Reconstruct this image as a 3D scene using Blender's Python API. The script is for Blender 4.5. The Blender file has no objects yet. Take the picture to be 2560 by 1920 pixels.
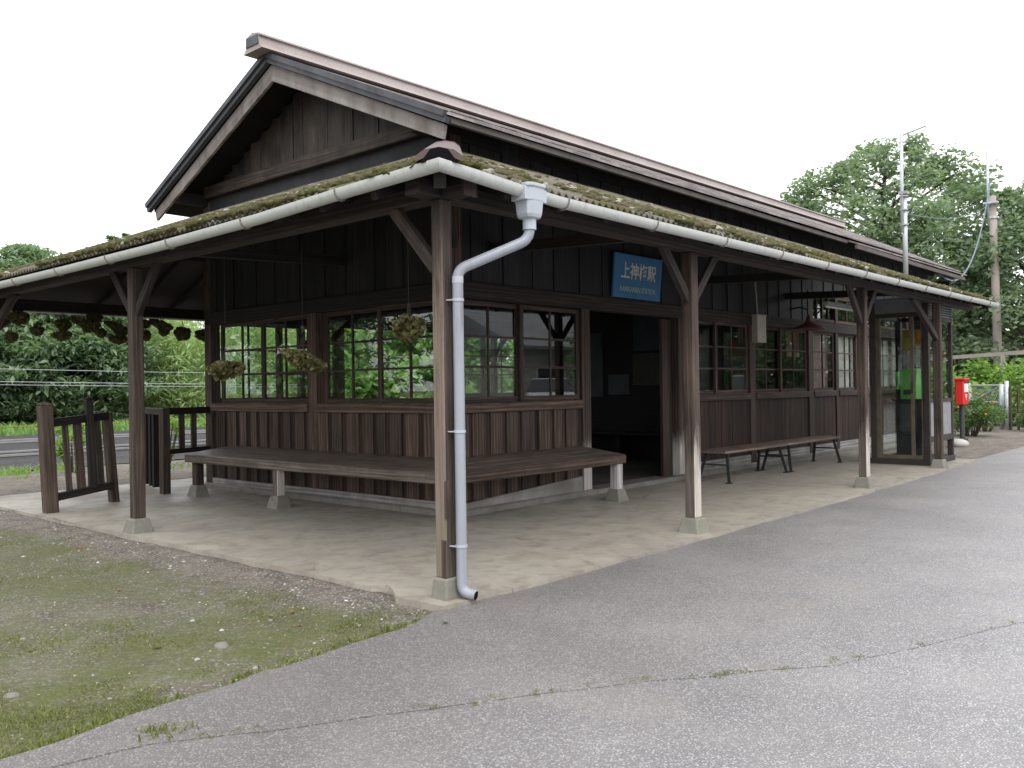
import bpy, bmesh, math, random
import numpy as np
from mathutils import Vector, Matrix, noise as mnoise
random.seed(7)
rng = np.random.default_rng(11)
PI = math.pi
sc = bpy.context.scene

# ------------------------------------------------------------------ camera
CAM = Vector((-3.288, -3.3952, 1.1))
YAW, PITCH, ROLL, FPX = 0.7241, 0.0047, -0.0146, 2195.54
fw = Vector((math.cos(PITCH)*math.cos(YAW), math.cos(PITCH)*math.sin(YAW), math.sin(PITCH)))
rt = Vector((math.sin(YAW), -math.cos(YAW), 0)); up = rt.cross(fw)
rt, up = rt*math.cos(ROLL)+up*math.sin(ROLL), up*math.cos(ROLL)-rt*math.sin(ROLL)
cd = bpy.data.cameras.new("camera"); cam = bpy.data.objects.new("camera", cd)
sc.collection.objects.link(cam)
cam.matrix_world = Matrix(((rt.x, up.x, -fw.x, CAM.x), (rt.y, up.y, -fw.y, CAM.y), (rt.z, up.z, -fw.z, CAM.z), (0, 0, 0, 1)))
cd.sensor_width = 36.0; cd.lens = FPX/2560*36.0; cd.clip_start = 0.05; cd.clip_end = 2000
sc.camera = cam

# ------------------------------------------------------------------ world, sun, exposure (bright overcast)
SUN_EL, SUN_AZ = math.radians(55), math.radians(215)       # azimuth of the sun, clockwise from +Y
w = bpy.data.worlds.new("World"); sc.world = w; w.use_nodes = True
nt = w.node_tree; nt.nodes.clear()
sky = nt.nodes.new("ShaderNodeTexSky"); sky.sky_type = 'NISHITA'; sky.sun_disc = False
sky.sun_elevation = SUN_EL; sky.sun_rotation = SUN_AZ; sky.dust_density = 4.0; sky.air_density = 1.0
hs = nt.nodes.new("ShaderNodeHueSaturation"); hs.inputs['Saturation'].default_value = 0.35
mx = nt.nodes.new("ShaderNodeMixRGB"); mx.inputs[0].default_value = 0.8
mx.inputs[2].default_value = (10.3, 10.35, 10.6, 1)        # even cloud cover
bg = nt.nodes.new("ShaderNodeBackground"); bg.inputs[1].default_value = 0.1
wo = nt.nodes.new("ShaderNodeOutputWorld")
nt.links.new(sky.outputs[0], hs.inputs['Color']); nt.links.new(hs.outputs[0], mx.inputs[1])
nt.links.new(mx.outputs[0], bg.inputs[0]); nt.links.new(bg.outputs[0], wo.inputs[0])
sd = bpy.data.lights.new("sun", 'SUN'); sd.energy = 0.9; sd.angle = math.radians(40); sd.color = (1, 0.96, 0.9)
sun = bpy.data.objects.new("sun", sd); sc.collection.objects.link(sun)
dvec = Vector((math.sin(SUN_AZ)*math.cos(SUN_EL), math.cos(SUN_AZ)*math.cos(SUN_EL), math.sin(SUN_EL)))
sun.rotation_euler = dvec.to_track_quat('Z', 'Y').to_euler()
sc.view_settings.view_transform = 'Standard'; sc.view_settings.look = 'None'
sc.view_settings.exposure = 1.05; sc.view_settings.gamma = 1.0
sc.render.engine = 'CYCLES'
cy = sc.cycles
cy.max_bounces = 9; cy.diffuse_bounces = 4; cy.glossy_bounces = 4; cy.transmission_bounces = 6; cy.transparent_max_bounces = 16
cy.use_denoising = True; cy.caustics_reflective = False; cy.caustics_refractive = False

# ------------------------------------------------------------------ object helpers
COL = sc.collection
def world_off(o):
    v = Vector((0, 0, 0))
    while o is not None:
        v += o.location; o = o.parent
    return v
def tag(o, label=None, cat=None, group=None, kind=None):
    if label: o['label'] = label
    if cat: o['category'] = cat
    if group: o['group'] = group
    if kind: o['kind'] = kind
    return o
def empty(name, loc=(0, 0, 0), label=None, cat=None, group=None):
    o = bpy.data.objects.new(name, None); COL.objects.link(o); o.location = loc; o.empty_display_size = 0.1
    return tag(o, label, cat, group)
def copy_tree(o, parent=None):
    c = o.copy(); COL.objects.link(c)
    if parent is not None: c.parent = parent
    for ch in list(o.children): copy_tree(ch, c)
    return c

class MB:
    """collects faces in world coordinates; build() links them as one mesh"""
    def __init__(s): s.v = []; s.f = []; s.uv = []
    def face(s, idx, uvs): s.f.append(tuple(idx)); s.uv.append(uvs)
    def box(s, c0, c1, M=None, grain=None):
        a = [min(c0[i], c1[i]) for i in range(3)]; b = [max(c0[i], c1[i]) for i in range(3)]
        L = grain if grain is not None else max(range(3), key=lambda i: b[i]-a[i])
        ou, ov = random.uniform(0, 50), random.uniform(0, 50)
        n = len(s.v)
        P = [Vector((x, y, z)) for z in (a[2], b[2]) for y in (a[1], b[1]) for x in (a[0], b[0])]
        s.v += [tuple(M @ p) if M is not None else tuple(p) for p in P]
        for ids, ax in (((0, 2, 3, 1), 2), ((4, 5, 7, 6), 2), ((0, 1, 5, 4), 1), ((2, 6, 7, 3), 1), ((0, 4, 6, 2), 0), ((1, 3, 7, 5), 0)):
            oth = [i for i in range(3) if i != ax]
            u = L if L != ax else oth[0]; v = [i for i in oth if i != u][0]
            k = ax*0.37
            s.face([n+i for i in ids], [(ou+P[i][u], ov+k+P[i][v]) for i in ids])
        return s
    def bar(s, p0, p1, w, h, upv=(0, 0, 1), ext=0.0):
        p0, p1 = Vector(p0), Vector(p1); d = p1-p0; l = d.length; d.normalize()
        side = Vector(upv).cross(d)
        if side.length < 1e-4: side = Vector((1, 0, 0)).cross(d)
        side.normalize(); u2 = d.cross(side)
        M = Matrix(((d.x, side.x, u2.x, p0.x), (d.y, side.y, u2.y, p0.y), (d.z, side.z, u2.z, p0.z), (0, 0, 0, 1)))
        return s.box((-ext, -w/2, -h/2), (l+ext, w/2, h/2), M, 0)
    def loft(s, rings, closed=True, cap=True, per=1.0):
        n = len(s.v); k = len(rings[0]); ou, ov = random.uniform(0, 50), random.uniform(0, 50)
        for r in rings: s.v += [tuple(p) for p in r]
        acc = 0.0
        for i in range(len(rings)-1):
            d = (Vector(rings[i+1][0])-Vector(rings[i][0])).length
            for j in range(k if closed else k-1):
                j2 = (j+1) % k
                s.face([n+i*k+j, n+i*k+j2, n+(i+1)*k+j2, n+(i+1)*k+j],
                       [(ou+acc, ov+j*per/k), (ou+acc, ov+(j+1)*per/k), (ou+acc+d, ov+(j+1)*per/k), (ou+acc+d, ov+j*per/k)])
            acc += d
        if cap and closed:
            s.face([n+j for j in range(k)][::-1], [(ou+.1*j, ov) for j in range(k)])
            s.face([n+(len(rings)-1)*k+j for j in range(k)], [(ou+.1*j, ov+1) for j in range(k)])
        return s
    def tube(s, pts, r, n=10, cap=True):
        pts = [Vector(p) for p in pts]; rs = r if isinstance(r, (list, tuple)) else [r]*len(pts)
        rings = []; ref = None
        for i, p in enumerate(pts):
            t = (pts[min(i+1, len(pts)-1)]-pts[max(i-1, 0)]).normalized()
            if ref is None: ref = t.orthogonal().normalized()
            ref = (ref-t*ref.dot(t)).normalized(); b = t.cross(ref)
            rings.append([p+(ref*math.cos(a)+b*math.sin(a))*rs[i] for a in [2*PI*j/n for j in range(n)]])
        return s.loft(rings, True, cap, 2*PI*rs[0])
    def prism(s, poly, vec):
        vec = Vector(vec); a = [Vector(p) for p in poly]
        return s.loft([a, [p+vec for p in a]], True, True, 1.0)
    def frustum(s, cx, cy, z0, z1, a, b):
        q = lambda h, z: [(cx-h, cy-h, z), (cx+h, cy-h, z), (cx+h, cy+h, z), (cx-h, cy+h, z)]
        return s.loft([q(a, z0), q(a*.96, z0+.02), q(b*1.03, z1-.012), q(b*.94, z1)], True, True, 4*a)
    def build(s, name, mat, parent=None, smooth=False, bevel=0.0, recalc=True, seg=1):
        me = bpy.data.meshes.new(name)
        off = world_off(parent) if parent is not None else Vector((0, 0, 0))
        me.from_pydata([(p[0]-off.x, p[1]-off.y, p[2]-off.z) for p in s.v], [], s.f)
        uvl = me.uv_layers.new(name="UVMap")
        flat = [c for f in s.uv for q in f for c in q]
        uvl.data.foreach_set('uv', flat)
        if recalc:
            bm = bmesh.new(); bm.from_mesh(me); bmesh.ops.recalc_face_normals(bm, faces=bm.faces); bm.to_mesh(me); bm.free()
        me.materials.append(mat)
        if smooth: me.polygons.foreach_set('use_smooth', [True]*len(me.polygons))
        o = bpy.data.objects.new(name, me); COL.objects.link(o)
        if parent is not None: o.parent = parent
        if bevel:
            m = o.modifiers.new("bevel", 'BEVEL'); m.width = bevel; m.segments = seg; m.limit_method = 'ANGLE'; m.angle_limit = math.radians(40)
        return o

def np_mesh(name, V, F, mat, parent=None, smooth=False):
    """quads or tris given as numpy arrays (world coordinates)"""
    off = world_off(parent) if parent is not None else Vector((0, 0, 0))
    V = np.asarray(V, np.float32)-np.array(off, np.float32); F = np.asarray(F, np.int32)
    me = bpy.data.meshes.new(name); k = F.shape[1]
    me.vertices.add(len(V)); me.vertices.foreach_set('co', V.ravel())
    me.loops.add(F.size); me.loops.foreach_set('vertex_index', F.ravel())
    me.polygons.add(len(F)); me.polygons.foreach_set('loop_start', np.arange(0, F.size, k, dtype=np.int32))
    me.update(calc_edges=True)
    if smooth: me.polygons.foreach_set('use_smooth', np.ones(len(F), bool))
    me.materials.append(mat)
    o = bpy.data.objects.new(name, me); COL.objects.link(o)
    if parent is not None: o.parent = parent
    return o

# ------------------------------------------------------------------ materials
class NT:
    def __init__(s, name):
        s.m = bpy.data.materials.new(name); s.m.use_nodes = True; s.t = s.m.node_tree; s.t.nodes.clear()
        s.out = s.n('ShaderNodeOutputMaterial'); s.b = s.n('ShaderNodeBsdfPrincipled'); s.l(s.b.outputs[0], s.out.inputs[0])
    def n(s, t, **k):
        x = s.t.nodes.new(t)
        for a, b in k.items(): setattr(x, a, b)
        return x
    def l(s, a, b): s.t.links.new(a, b)
    def set(s, sock, v):
        if hasattr(v, 'is_output'): s.l(v, sock)
        elif isinstance(v, (tuple, list)): sock.default_value = (*v, 1) if len(v) == 3 and len(sock.default_value) == 4 else v
        else: sock.default_value = v
    def co(s, kind='Object'): return s.n('ShaderNodeTexCoord').outputs[kind]
    def pos(s): return s.n('ShaderNodeNewGeometry').outputs['Position']
    def rnd(s): return s.n('ShaderNodeNewGeometry').outputs['Random Per Island']
    def map(s, v, scale=(1, 1, 1), loc=(0, 0, 0)):
        m = s.n('ShaderNodeMapping'); s.l(v, m.inputs[0]); m.inputs['Scale'].default_value = scale; s.set(m.inputs['Location'], loc); return m.outputs[0]
    def noise(s, v, scale=5, detail=4, rough=.55, dist=0.0, col=False):
        x = s.n('ShaderNodeTexNoise'); s.l(v, x.inputs['Vector']); x.inputs['Scale'].default_value = scale
        x.inputs['Detail'].default_value = detail; x.inputs['Roughness'].default_value = rough; x.inputs['Distortion'].default_value = dist
        return x.outputs['Color' if col else 'Fac']
    def vor(s, v, scale=5, feature='F1', out='Distance', rnd=1.0):
        x = s.n('ShaderNodeTexVoronoi', feature=feature); s.l(v, x.inputs['Vector']); x.inputs['Scale'].default_value = scale
        x.inputs['Randomness'].default_value = rnd; return x.outputs[out]
    def ramp(s, v, stops, interp='LINEAR'):
        r = s.n('ShaderNodeValToRGB'); s.l(v, r.inputs[0]); e = r.color_ramp; e.interpolation = interp
        while len(e.elements) < len(stops): e.elements.new(.5)
        for q, (p, c) in zip(e.elements, stops):
            q.position = p; q.color = (c, c, c, 1) if isinstance(c, (int, float)) else (*c, 1)
        return r.outputs[0]
    def mix(s, f, a, b, mode='MIX'):
        m = s.n('ShaderNodeMixRGB', blend_type=mode); s.set(m.inputs[0], f); s.set(m.inputs[1], a); s.set(m.inputs[2], b); return m.outputs[0]
    def math(s, op, a, b=0.0, clamp=False):
        m = s.n('ShaderNodeMath', operation=op, use_clamp=clamp); s.set(m.inputs[0], a); s.set(m.inputs[1], b); return m.outputs[0]
    def sep(s, v, i):
        x = s.n('ShaderNodeSeparateXYZ'); s.l(v, x.inputs[0]); return x.outputs[i]
    def bump(s, h, strength=.3, dist=.01):
        b = s.n('ShaderNodeBump'); s.l(h, b.inputs['Height']); b.inputs['Strength'].default_value = strength; b.inputs['Distance'].default_value = dist
        s.l(b.outputs[0], s.b.inputs['Normal']); return b
    def done(s, col, rough=.7, spec=.5, metal=0.0):
        s.set(s.b.inputs['Base Color'], col); s.set(s.b.inputs['Roughness'], rough)
        s.b.inputs['Specular IOR Level'].default_value = spec; s.b.inputs['Metallic'].default_value = metal
        return s.m

def wood(name, dark, mid, light, grey=None, grey_amt=0.0, tint=.5, paint_and_shade=None, moss=None, rough=.75, bump=.35, spec=.4, face=None):
    """weathered timber, grain along U of every plank, each plank its own tone"""
    t = NT(name); uv = t.co('UV'); p = t.pos()
    g1 = t.noise(t.map(uv, (2.0, 70, 1)), 1.0, 6, .65)
    wv = t.n('ShaderNodeTexWave', wave_type='BANDS', bands_direction='Y'); t.l(t.map(uv, (.55, 7, 1)), wv.inputs[0])
    wv.inputs['Scale'].default_value = 1.1; wv.inputs['Distortion'].default_value = 7.0; wv.inputs['Detail'].default_value = 2.0; wv.inputs['Detail Scale'].default_value = .8
    g2 = t.math('ADD', t.math('MULTIPLY', t.noise(t.map(uv, (.9, 16, 1)), 1.0, 3, .5, .6), .62), t.math('MULTIPLY', wv.outputs['Fac'], .22))
    fm = None
    if face:
        d_ = t.n('ShaderNodeVectorMath', operation='DOT_PRODUCT'); t.l(t.n('ShaderNodeNewGeometry').outputs['True Normal'], d_.inputs[0]); d_.inputs[1].default_value = face
        fm = t.ramp(d_.outputs['Value'], [(.3, .12), (.6, 1.0)])
    c = t.ramp(t.math('ADD', t.math('MULTIPLY', g1, .55), t.math('MULTIPLY', g2, .45)), [(.40, dark), (.505, mid), (.61, light)])
    r = t.rnd()
    k = t.n('ShaderNodeMapRange'); t.l(r, k.inputs[0]); k.inputs[3].default_value = 1-tint; k.inputs[4].default_value = 1+tint*.7
    c = t.mix(1.0, c, k.outputs[0], 'MULTIPLY')
    if grey:
        gm = t.ramp(t.noise(t.map(p, (3, 3, 1.2)), 1.3, 5, .65), [(.5-grey_amt*.35, 0.0), (.72, grey_amt)])
        gg = t.mix(t.ramp(g1, [(.35, 0.0), (.65, 1.0)]), tuple(x*.45 for x in grey), grey)
        c = t.mix(gm, c, gg)
    # knots
    kn = t.vor(t.map(uv, (1.6, 7, 1)), 1.0)
    c = t.mix(t.ramp(kn, [(.03, .75), (.075, 0.0)]), c, tuple(x*.5 for x in dark))
    if paint_and_shade:
        z = t.sep(p, 2); (z0, z1, col, amt) = paint_and_shade
        m = t.math('ADD', z, t.math('MULTIPLY', t.math('SUBTRACT', t.noise(t.map(uv, (3.0, 38, 1)), 1, 5, .7), .5), (z1-z0)*2.2))
        mr = t.n('ShaderNodeMapRange', interpolation_type='SMOOTHSTEP'); t.l(m, mr.inputs[0])
        mr.inputs[1].default_value = z0; mr.inputs[2].default_value = z1; mr.inputs[3].default_value = amt; mr.inputs[4].default_value = 0
        c = t.mix(t.math('MULTIPLY', mr.outputs[0], fm) if fm is not None else mr.outputs[0], c, t.mix(t.ramp(g1, [(.3, 0.0), (.55, 1.0)]), tuple(x*.55 for x in col), col))
    if moss:
        z = t.sep(p, 2); (z0, z1, col) = moss
        m = t.math('ADD', z, t.math('MULTIPLY', t.math('SUBTRACT', t.noise(t.map(uv, (2, 25, 1)), 1, 4, .7), .5), .9))
        mr = t.n('ShaderNodeMapRange'); t.l(m, mr.inputs[0])
        mr.inputs[1].default_value = z0; mr.inputs[2].default_value = z1; mr.inputs[3].default_value = .65; mr.inputs[4].default_value = 0
        c = t.mix(t.math('MULTIPLY', mr.outputs[0], fm) if fm is not None else mr.outputs[0], c, col)
    c = t.mix(1.0, c, (1.04, .99, .95), 'MULTIPLY')
    t.bump(t.math('ADD', g1, t.math('MULTIPLY', g2, .6)), bump, .006)
    return t.done(c, rough, spec)

def m_pebbles():
    t = NT('mixed_pebbles'); r = t.rnd()
    c = t.ramp(r, [(.0, (.11, .095, .08)), (.35, (.25, .245, .235)), (.7, (.36, .36, .355)), (.93, (.42, .39, .34)), (1.0, (.6, .59, .57))])
    return t.done(c, .85, .25)
def leaf_mat(name, c0, c1, c2, transl=.3):
    t = NT(name)
    c = t.ramp(t.rnd(), [(.0, c0), (.5, c1), (1.0, c2)])
    big = t.noise(t.pos(), .55, 3, .6)
    c = t.mix(t.ramp(big, [(.35, 0.0), (.65, .45)]), c, c2)
    t.done(c, .6, .3)
    tr = t.n('ShaderNodeBsdfTranslucent'); t.set(tr.inputs[0], t.mix(1.0, c, (1.0, 1.15, .6), 'MULTIPLY'))
    ms = t.n('ShaderNodeMixShader'); ms.inputs[0].default_value = transl
    t.l(t.b.outputs[0], ms.inputs[1]); t.l(tr.outputs[0], ms.inputs[2]); t.l(ms.outputs[0], t.out.inputs[0])
    return t.m

def plain(name, col, rough=.5, spec=.5, metal=0.0, dirt=None, amt=.5, scale=6, bump=0.0):
    t = NT(name); p = t.co('Object')
    n1 = t.noise(p, scale, 6, .65)
    d = dirt if dirt else tuple(x*.6 for x in col)
    c = t.mix(t.ramp(n1, [(.42, 0.0), (.7, amt)]), col, d)
    n2 = t.noise(p, scale*12, 3, .6)
    c = t.mix(t.ramp(n2, [(.55, 0.0), (.75, amt*.35)]), c, d)
    if bump: t.bump(n2, bump, .004)
    rr = t.ramp(n1, [(.3, rough), (.7, min(1, rough+.2))])
    return t.done(c, rr, spec, metal)

def glass_mat(name, tint=(.93, .96, .95), refl=1.0, wav=.02):
    """thin pane: mostly clear, mirror share by Schlick's rule"""
    t = NT(name); t.t.nodes.remove(t.b)
    tr = t.n('ShaderNodeBsdfTransparent'); t.set(tr.inputs[0], tint)
    gl = t.n('ShaderNodeBsdfGlossy'); gl.inputs['Roughness'].default_value = 0.0
    lw = t.n('ShaderNodeLayerWeight'); lw.inputs[0].default_value = .5
    f = t.math('ADD', .042*refl, t.math('MULTIPLY', t.math('POWER', lw.outputs['Facing'], 5.0), .95), True)
    ms = t.n('ShaderNodeMixShader'); t.l(f, ms.inputs[0]); t.l(tr.outputs[0], ms.inputs[1]); t.l(gl.outputs[0], ms.inputs[2])
    t.l(ms.outputs[0], t.out.inputs[0]); return t.m

M = {}
M['siding_up'] = wood('tarred_siding', (.010, .011, .015), (.021, .021, .026), (.038, .035, .037), tint=.45, rough=.6)
M['siding_low'] = wood('brown_siding', (.026, .016, .012), (.075, .048, .036), (.16, .112, .085), grey=(.2, .16, .13), grey_amt=.3, tint=.5, rough=.7)
M['siding_recess'] = wood('dark_recessed_board', (.012, .008, .007), (.032, .021, .016), (.075, .05, .038), tint=.5)
M['siding_gable'] = wood('gable_siding', (.008, .007, .007), (.021, .016, .015), (.065, .048, .04), grey=(.2, .165, .14), grey_amt=.45, tint=.75)
M['siding_red'] = wood('red_brown_siding', (.013, .008, .006), (.040, .022, .016), (.085, .048, .034), tint=.45)
M['beam_dark'] = wood('smoked_beam', (.007, .007, .008), (.015, .0125, .012), (.030, .024, .022), tint=.3)
M['beam'] = wood('brown_beam', (.010, .009, .009), (.027, .020, .018), (.055, .041, .034), tint=.25)
M['beam_grey'] = wood('grey_beam', (.011, .008, .007), (.028, .020, .017), (.07, .051, .042), grey=(.16, .13, .11), grey_amt=.4, tint=.2)
M['barge'] = wood('weathered_bargeboard', (.03, .021, .018), (.12, .092, .08), (.27, .235, .22), grey=(.47, .455, .45), grey_amt=.95, tint=.15, bump=.6)
M['post_old'] = wood('weathered_eave_shade_post', (.012, .009, .008), (.032, .023, .020), (.08, .06, .05), grey=(.18, .15, .125), grey_amt=.35, tint=.15, paint_and_shade=(1.15, 2.0, (.25, .20, .165), .72), moss=(.05, .6, (.19, .19, .12)), bump=.7, face=(-1, 0, 0))  # bleached below and on one face; darker top paints in eave shade
M['post_side'] = wood('grey_brown_post', (.016, .011, .009), (.048, .033, .025), (.11, .08, .062), grey=(.18, .145, .12), grey_amt=.4, tint=.15, bump=.6)
M['post_white'] = wood('post_with_worn_white_foot', (.014, .010, .009), (.042, .027, .022), (.095, .066, .053), grey=(.2, .16, .135), grey_amt=.4, tint=.15, paint_and_shade=(.35, .85, (.56, .54, .51), .9), bump=.7, face=(0, -1, 0))
M['leg_white'] = wood('white_painted_leg', (.29, .28, .28), (.47, .48, .49), (.58, .61, .64), tint=.08, bump=.4, rough=.6)
M['bench'] = wood('bench_plank', (.036, .028, .023), (.125, .10, .083), (.25, .21, .18), grey=(.30, .265, .24), grey_amt=.5, tint=.25, bump=.9, rough=.42)
M['bench_edge'] = wood('bench_edge_plank', (.016, .009, .006), (.075, .045, .027), (.20, .135, .085), grey=(.2, .165, .14), grey_amt=.25, tint=.2, bump=1.0, rough=.55)
M['bench2'] = wood('brown_bench_plank', (.08, .058, .047), (.17, .125, .103), (.27, .21, .175), tint=.2, rough=.55)
M['sash'] = wood('sash_wood', (.018, .012, .010), (.048, .031, .026), (.09, .062, .051), tint=.25, rough=.6)
M['sash_dark'] = wood('dark_sash_wood', (.03, .021, .018), (.085, .058, .048), (.15, .11, .092), tint=.25)
M['skirting'] = wood('worn_white_skirting', (.27, .27, .26), (.46, .48, .48), (.56, .58, .6), grey=(.10, .08, .065), grey_amt=.7, tint=.1)
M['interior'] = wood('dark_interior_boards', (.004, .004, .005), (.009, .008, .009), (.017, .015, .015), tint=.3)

def m_concrete(name, a, b, dark, stain):
    t = NT(name); p = t.pos()
    big = t.noise(p, .9, 6, .62); med = t.noise(p, 6, 6, .7); fine = t.noise(p, 90, 4, .7)
    c = t.mix(t.ramp(big, [(.36, 0.0), (.64, 1.0)]), a, b)
    c = t.mix(t.ramp(med, [(.48, 0.0), (.72, .6)]), c, dark)
    c = t.mix(t.ramp(fine, [(.35, .28), (.6, 0.0)]), c, dark)
    st = t.noise(t.map(p, (1, 1, 1), (7, 3, 1)), 1.7, 5, .65, .8)
    c = t.mix(t.ramp(st, [(.56, 0.0), (.72, .55)]), c, stain)
    wv = t.mix(.82, t.noise(p, 3, 4, .6, 0, True), p)
    cr = t.vor(wv, .62, 'DISTANCE_TO_EDGE')
    cm = t.math('MULTIPLY', t.ramp(cr, [(.001, .65), (.0045, 0.0)]), t.ramp(t.noise(p, .8, 2), [(.48, 0.0), (.58, 1.0)]))
    c = t.mix(cm, c, tuple(x*.25 for x in dark))
    h = t.math('ADD', t.math('MULTIPLY', med, .6), t.math('MULTIPLY', fine, .35)); t.bump(h, .28, .012)
    return t.done(c, t.ramp(big, [(.35, .38), (.65, .75)]), .5)
M['concrete'] = m_concrete('worn_concrete', (.41, .38, .325), (.27, .245, .21), (.12, .105, .09), (.22, .18, .13))
M['stone'] = m_concrete('post_footing_stone', (.24, .23, .20), (.17, .165, .14), (.10, .095, .075), (.15, .16, .09))
M['foundation'] = m_concrete('foundation_mortar', (.27, .255, .225), (.17, .16, .14), (.08, .075, .065), (.12, .1, .08))

def m_asphalt(name, base, lo, hi, worn, brown):
    t = NT(name); p = t.pos()
    cell = t.vor(p, 150, 'F1', 'Color'); ed = t.vor(p, 150, 'F1', 'Distance')
    r = t.sep(cell, 0); r2 = t.sep(cell, 1)
    stone = t.mix(t.ramp(r2, [(0.0, 0.0), (1.0, 1.0)]), lo, hi)
    wm = t.noise(p, .5, 5, .6)
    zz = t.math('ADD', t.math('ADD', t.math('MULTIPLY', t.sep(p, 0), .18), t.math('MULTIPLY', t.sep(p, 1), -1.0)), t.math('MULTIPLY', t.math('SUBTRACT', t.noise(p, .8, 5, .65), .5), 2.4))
    zone = t.ramp(t.math('MULTIPLY', zz, .25), [(.15, 0.0), (.70, 1.0)])  # paints wear plus open-sky brightening away from the slab and eaves
    thr = t.math('ADD', r, t.math('MULTIPLY', t.math('SUBTRACT', wm, .5), worn))
    c = t.mix(t.ramp(thr, [(.52, 0.0), (.60, 1.0)]), base, stone)
    c = t.mix(t.ramp(ed, [(.25, 0.0), (.6, .6)]), c, tuple(x*.45 for x in base))
    c = t.mix(t.ramp(t.noise(p, 1.6, 6, .65, .4), [(.45, 0.0), (.75, .5)]), c, brown)
    c = t.mix(t.ramp(t.noise(p, 22, 4, .7), [(.55, 0.0), (.8, .35)]), c, tuple(x*.6 for x in base))
    wv = t.mix(.86, t.noise(p, 2.2, 4, .65, 0, True), p)
    cr = t.vor(wv, .85, 'DISTANCE_TO_EDGE')
    cm = t.math('MULTIPLY', t.ramp(cr, [(.001, .45), (.004, 0.0)]), t.ramp(t.noise(p, .9, 3), [(.52, 0.0), (.66, 1.0)]))
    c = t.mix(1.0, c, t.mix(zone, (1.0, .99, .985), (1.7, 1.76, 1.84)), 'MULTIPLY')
    c = t.mix(cm, c, tuple(x*.2 for x in base))
    t.bump(t.math('SUBTRACT', t.math('MULTIPLY', r, .4), ed), .55, .006)
    return t.done(c, t.ramp(wm, [(.3, .5), (.7, .72)]), .5)
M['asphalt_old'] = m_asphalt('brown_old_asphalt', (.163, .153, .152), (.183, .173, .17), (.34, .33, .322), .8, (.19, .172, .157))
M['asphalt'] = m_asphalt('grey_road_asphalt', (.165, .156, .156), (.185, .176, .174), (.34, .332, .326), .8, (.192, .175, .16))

def m_ground():
    t = NT('mossy_dirt'); p = t.pos()
    a = t.noise(p, 1.1, 6, .65); b = t.noise(p, 5.5, 6, .7); f = t.noise(p, 70, 4, .75); v = t.vor(p, 95, 'F1', 'Color')
    dirt = t.mix(t.ramp(b, [(.35, 0.0), (.7, 1.0)]), (.135, .112, .09), (.30, .265, .225))
    dirt = t.mix(t.ramp(t.sep(v, 0), [(.66, 0.0), (.78, .75)]), dirt, t.mix(t.sep(v, 1), (.16, .155, .15), (.5, .49, .47)))
    gr = t.mix(t.ramp(f, [(.3, 0.0), (.7, 1.0)]), (.065, .085, .02), (.18, .21, .06))
    x = t.sep(p, 0); y = t.sep(p, 1)
    edge = t.n('ShaderNodeMapRange'); t.l(x, edge.inputs[0]); edge.inputs[1].default_value = -.55; edge.inputs[2].default_value = -.15; edge.inputs[3].default_value = 0; edge.inputs[4].default_value = .22
    m = t.math('SUBTRACT', t.math('ADD', t.math('ADD', t.math('MULTIPLY', a, .5), t.math('MULTIPLY', b, .35)), t.math('MULTIPLY', t.noise(p, 24, 5, .75), .3)), t.math('ADD', edge.outputs[0], .05))
    c = t.mix(t.ramp(m, [(.43, 0.0), (.61, .85)]), dirt, gr)
    t.bump(t.math('ADD', t.math('ADD', b, t.math('MULTIPLY', f, .5)), t.noise(p, 24, 5, .75)), 1.0, .035)
    return t.done(c, .95, .2)
M['ground'] = m_ground()

def m_roof():
    t = NT('brown_sheet_roof'); p = t.pos()
    n = t.noise(t.map(p, (.35, 6, 6)), 1.0, 6, .65); st = t.noise(t.map(p, (2.2, 1.2, 1.2)), 1.0, 5, .7)
    c = t.mix(t.ramp(n, [(.3, 0.0), (.7, 1.0)]), (.125, .105, .10), (.25, .212, .20))
    c = t.mix(t.ramp(st, [(.46, 0.0), (.62, .8)]), c, (.36, .325, .315))
    dk = t.noise(t.map(p, (1.1, 30, 30)), 1.0, 4, .7)
    c = t.mix(t.ramp(dk, [(.5, 0.0), (.64, .75)]), c, (.075, .058, .055))
    t.bump(n, .15, .01)
    return t.done(c, t.ramp(n, [(.3, .38), (.7, .62)]), .5, .15)
M['roof'] = m_roof()
M['ridge'] = plain('pale_ridge_sheet', (.34, .30, .29), .45, .5, 0.1, (.22, .17, .155), .6, 1.2)
M['verge'] = plain('dark_verge_metal', (.055, .06, .072), .45, .5, 0.0, (.03, .03, .034), .6, 5)
def m_slate():
    t = NT('corrugated_slate'); p = t.pos()
    a = t.noise(p, 2.0, 6, .65); b = t.noise(p, 22, 5, .75); l = t.noise(p, 9, 5, .7)
    c = t.mix(t.ramp(b, [(.3, 0.0), (.7, 1.0)]), (.085, .075, .062), (.20, .185, .16))
    c = t.mix(t.ramp(l, [(.58, 0.0), (.65, .7)]), c, (.42, .42, .40))
    c = t.mix(t.ramp(a, [(.42, 0.0), (.6, .85)]), c, t.mix(b, (.05, .046, .016), (.13, .115, .04)))
    t.bump(b, .6, .01)
    return t.done(c, .9, .2)
M['slate'] = m_slate()
def m_moss():
    t = NT('roof_moss'); p = t.pos()
    f = t.noise(p, 130, 4, .8); a = t.noise(p, 5, 4, .65)
    c = t.mix(t.ramp(f, [(.3, 0.0), (.7, 1.0)]), (.034, .038, .012), (.115, .125, .04))
    c = t.mix(t.ramp(a, [(.42, 0.0), (.62, .85)]), c, t.mix(f, (.07, .058, .035), (.23, .195, .13)))
    c = t.mix(t.ramp(t.rnd(), [(.945, 0.0), (.96, .85)]), c, (.42, .41, .36))
    t.bump(f, .9, .012)
    return t.done(c, .95, .15)
M['moss'] = m_moss()
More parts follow.
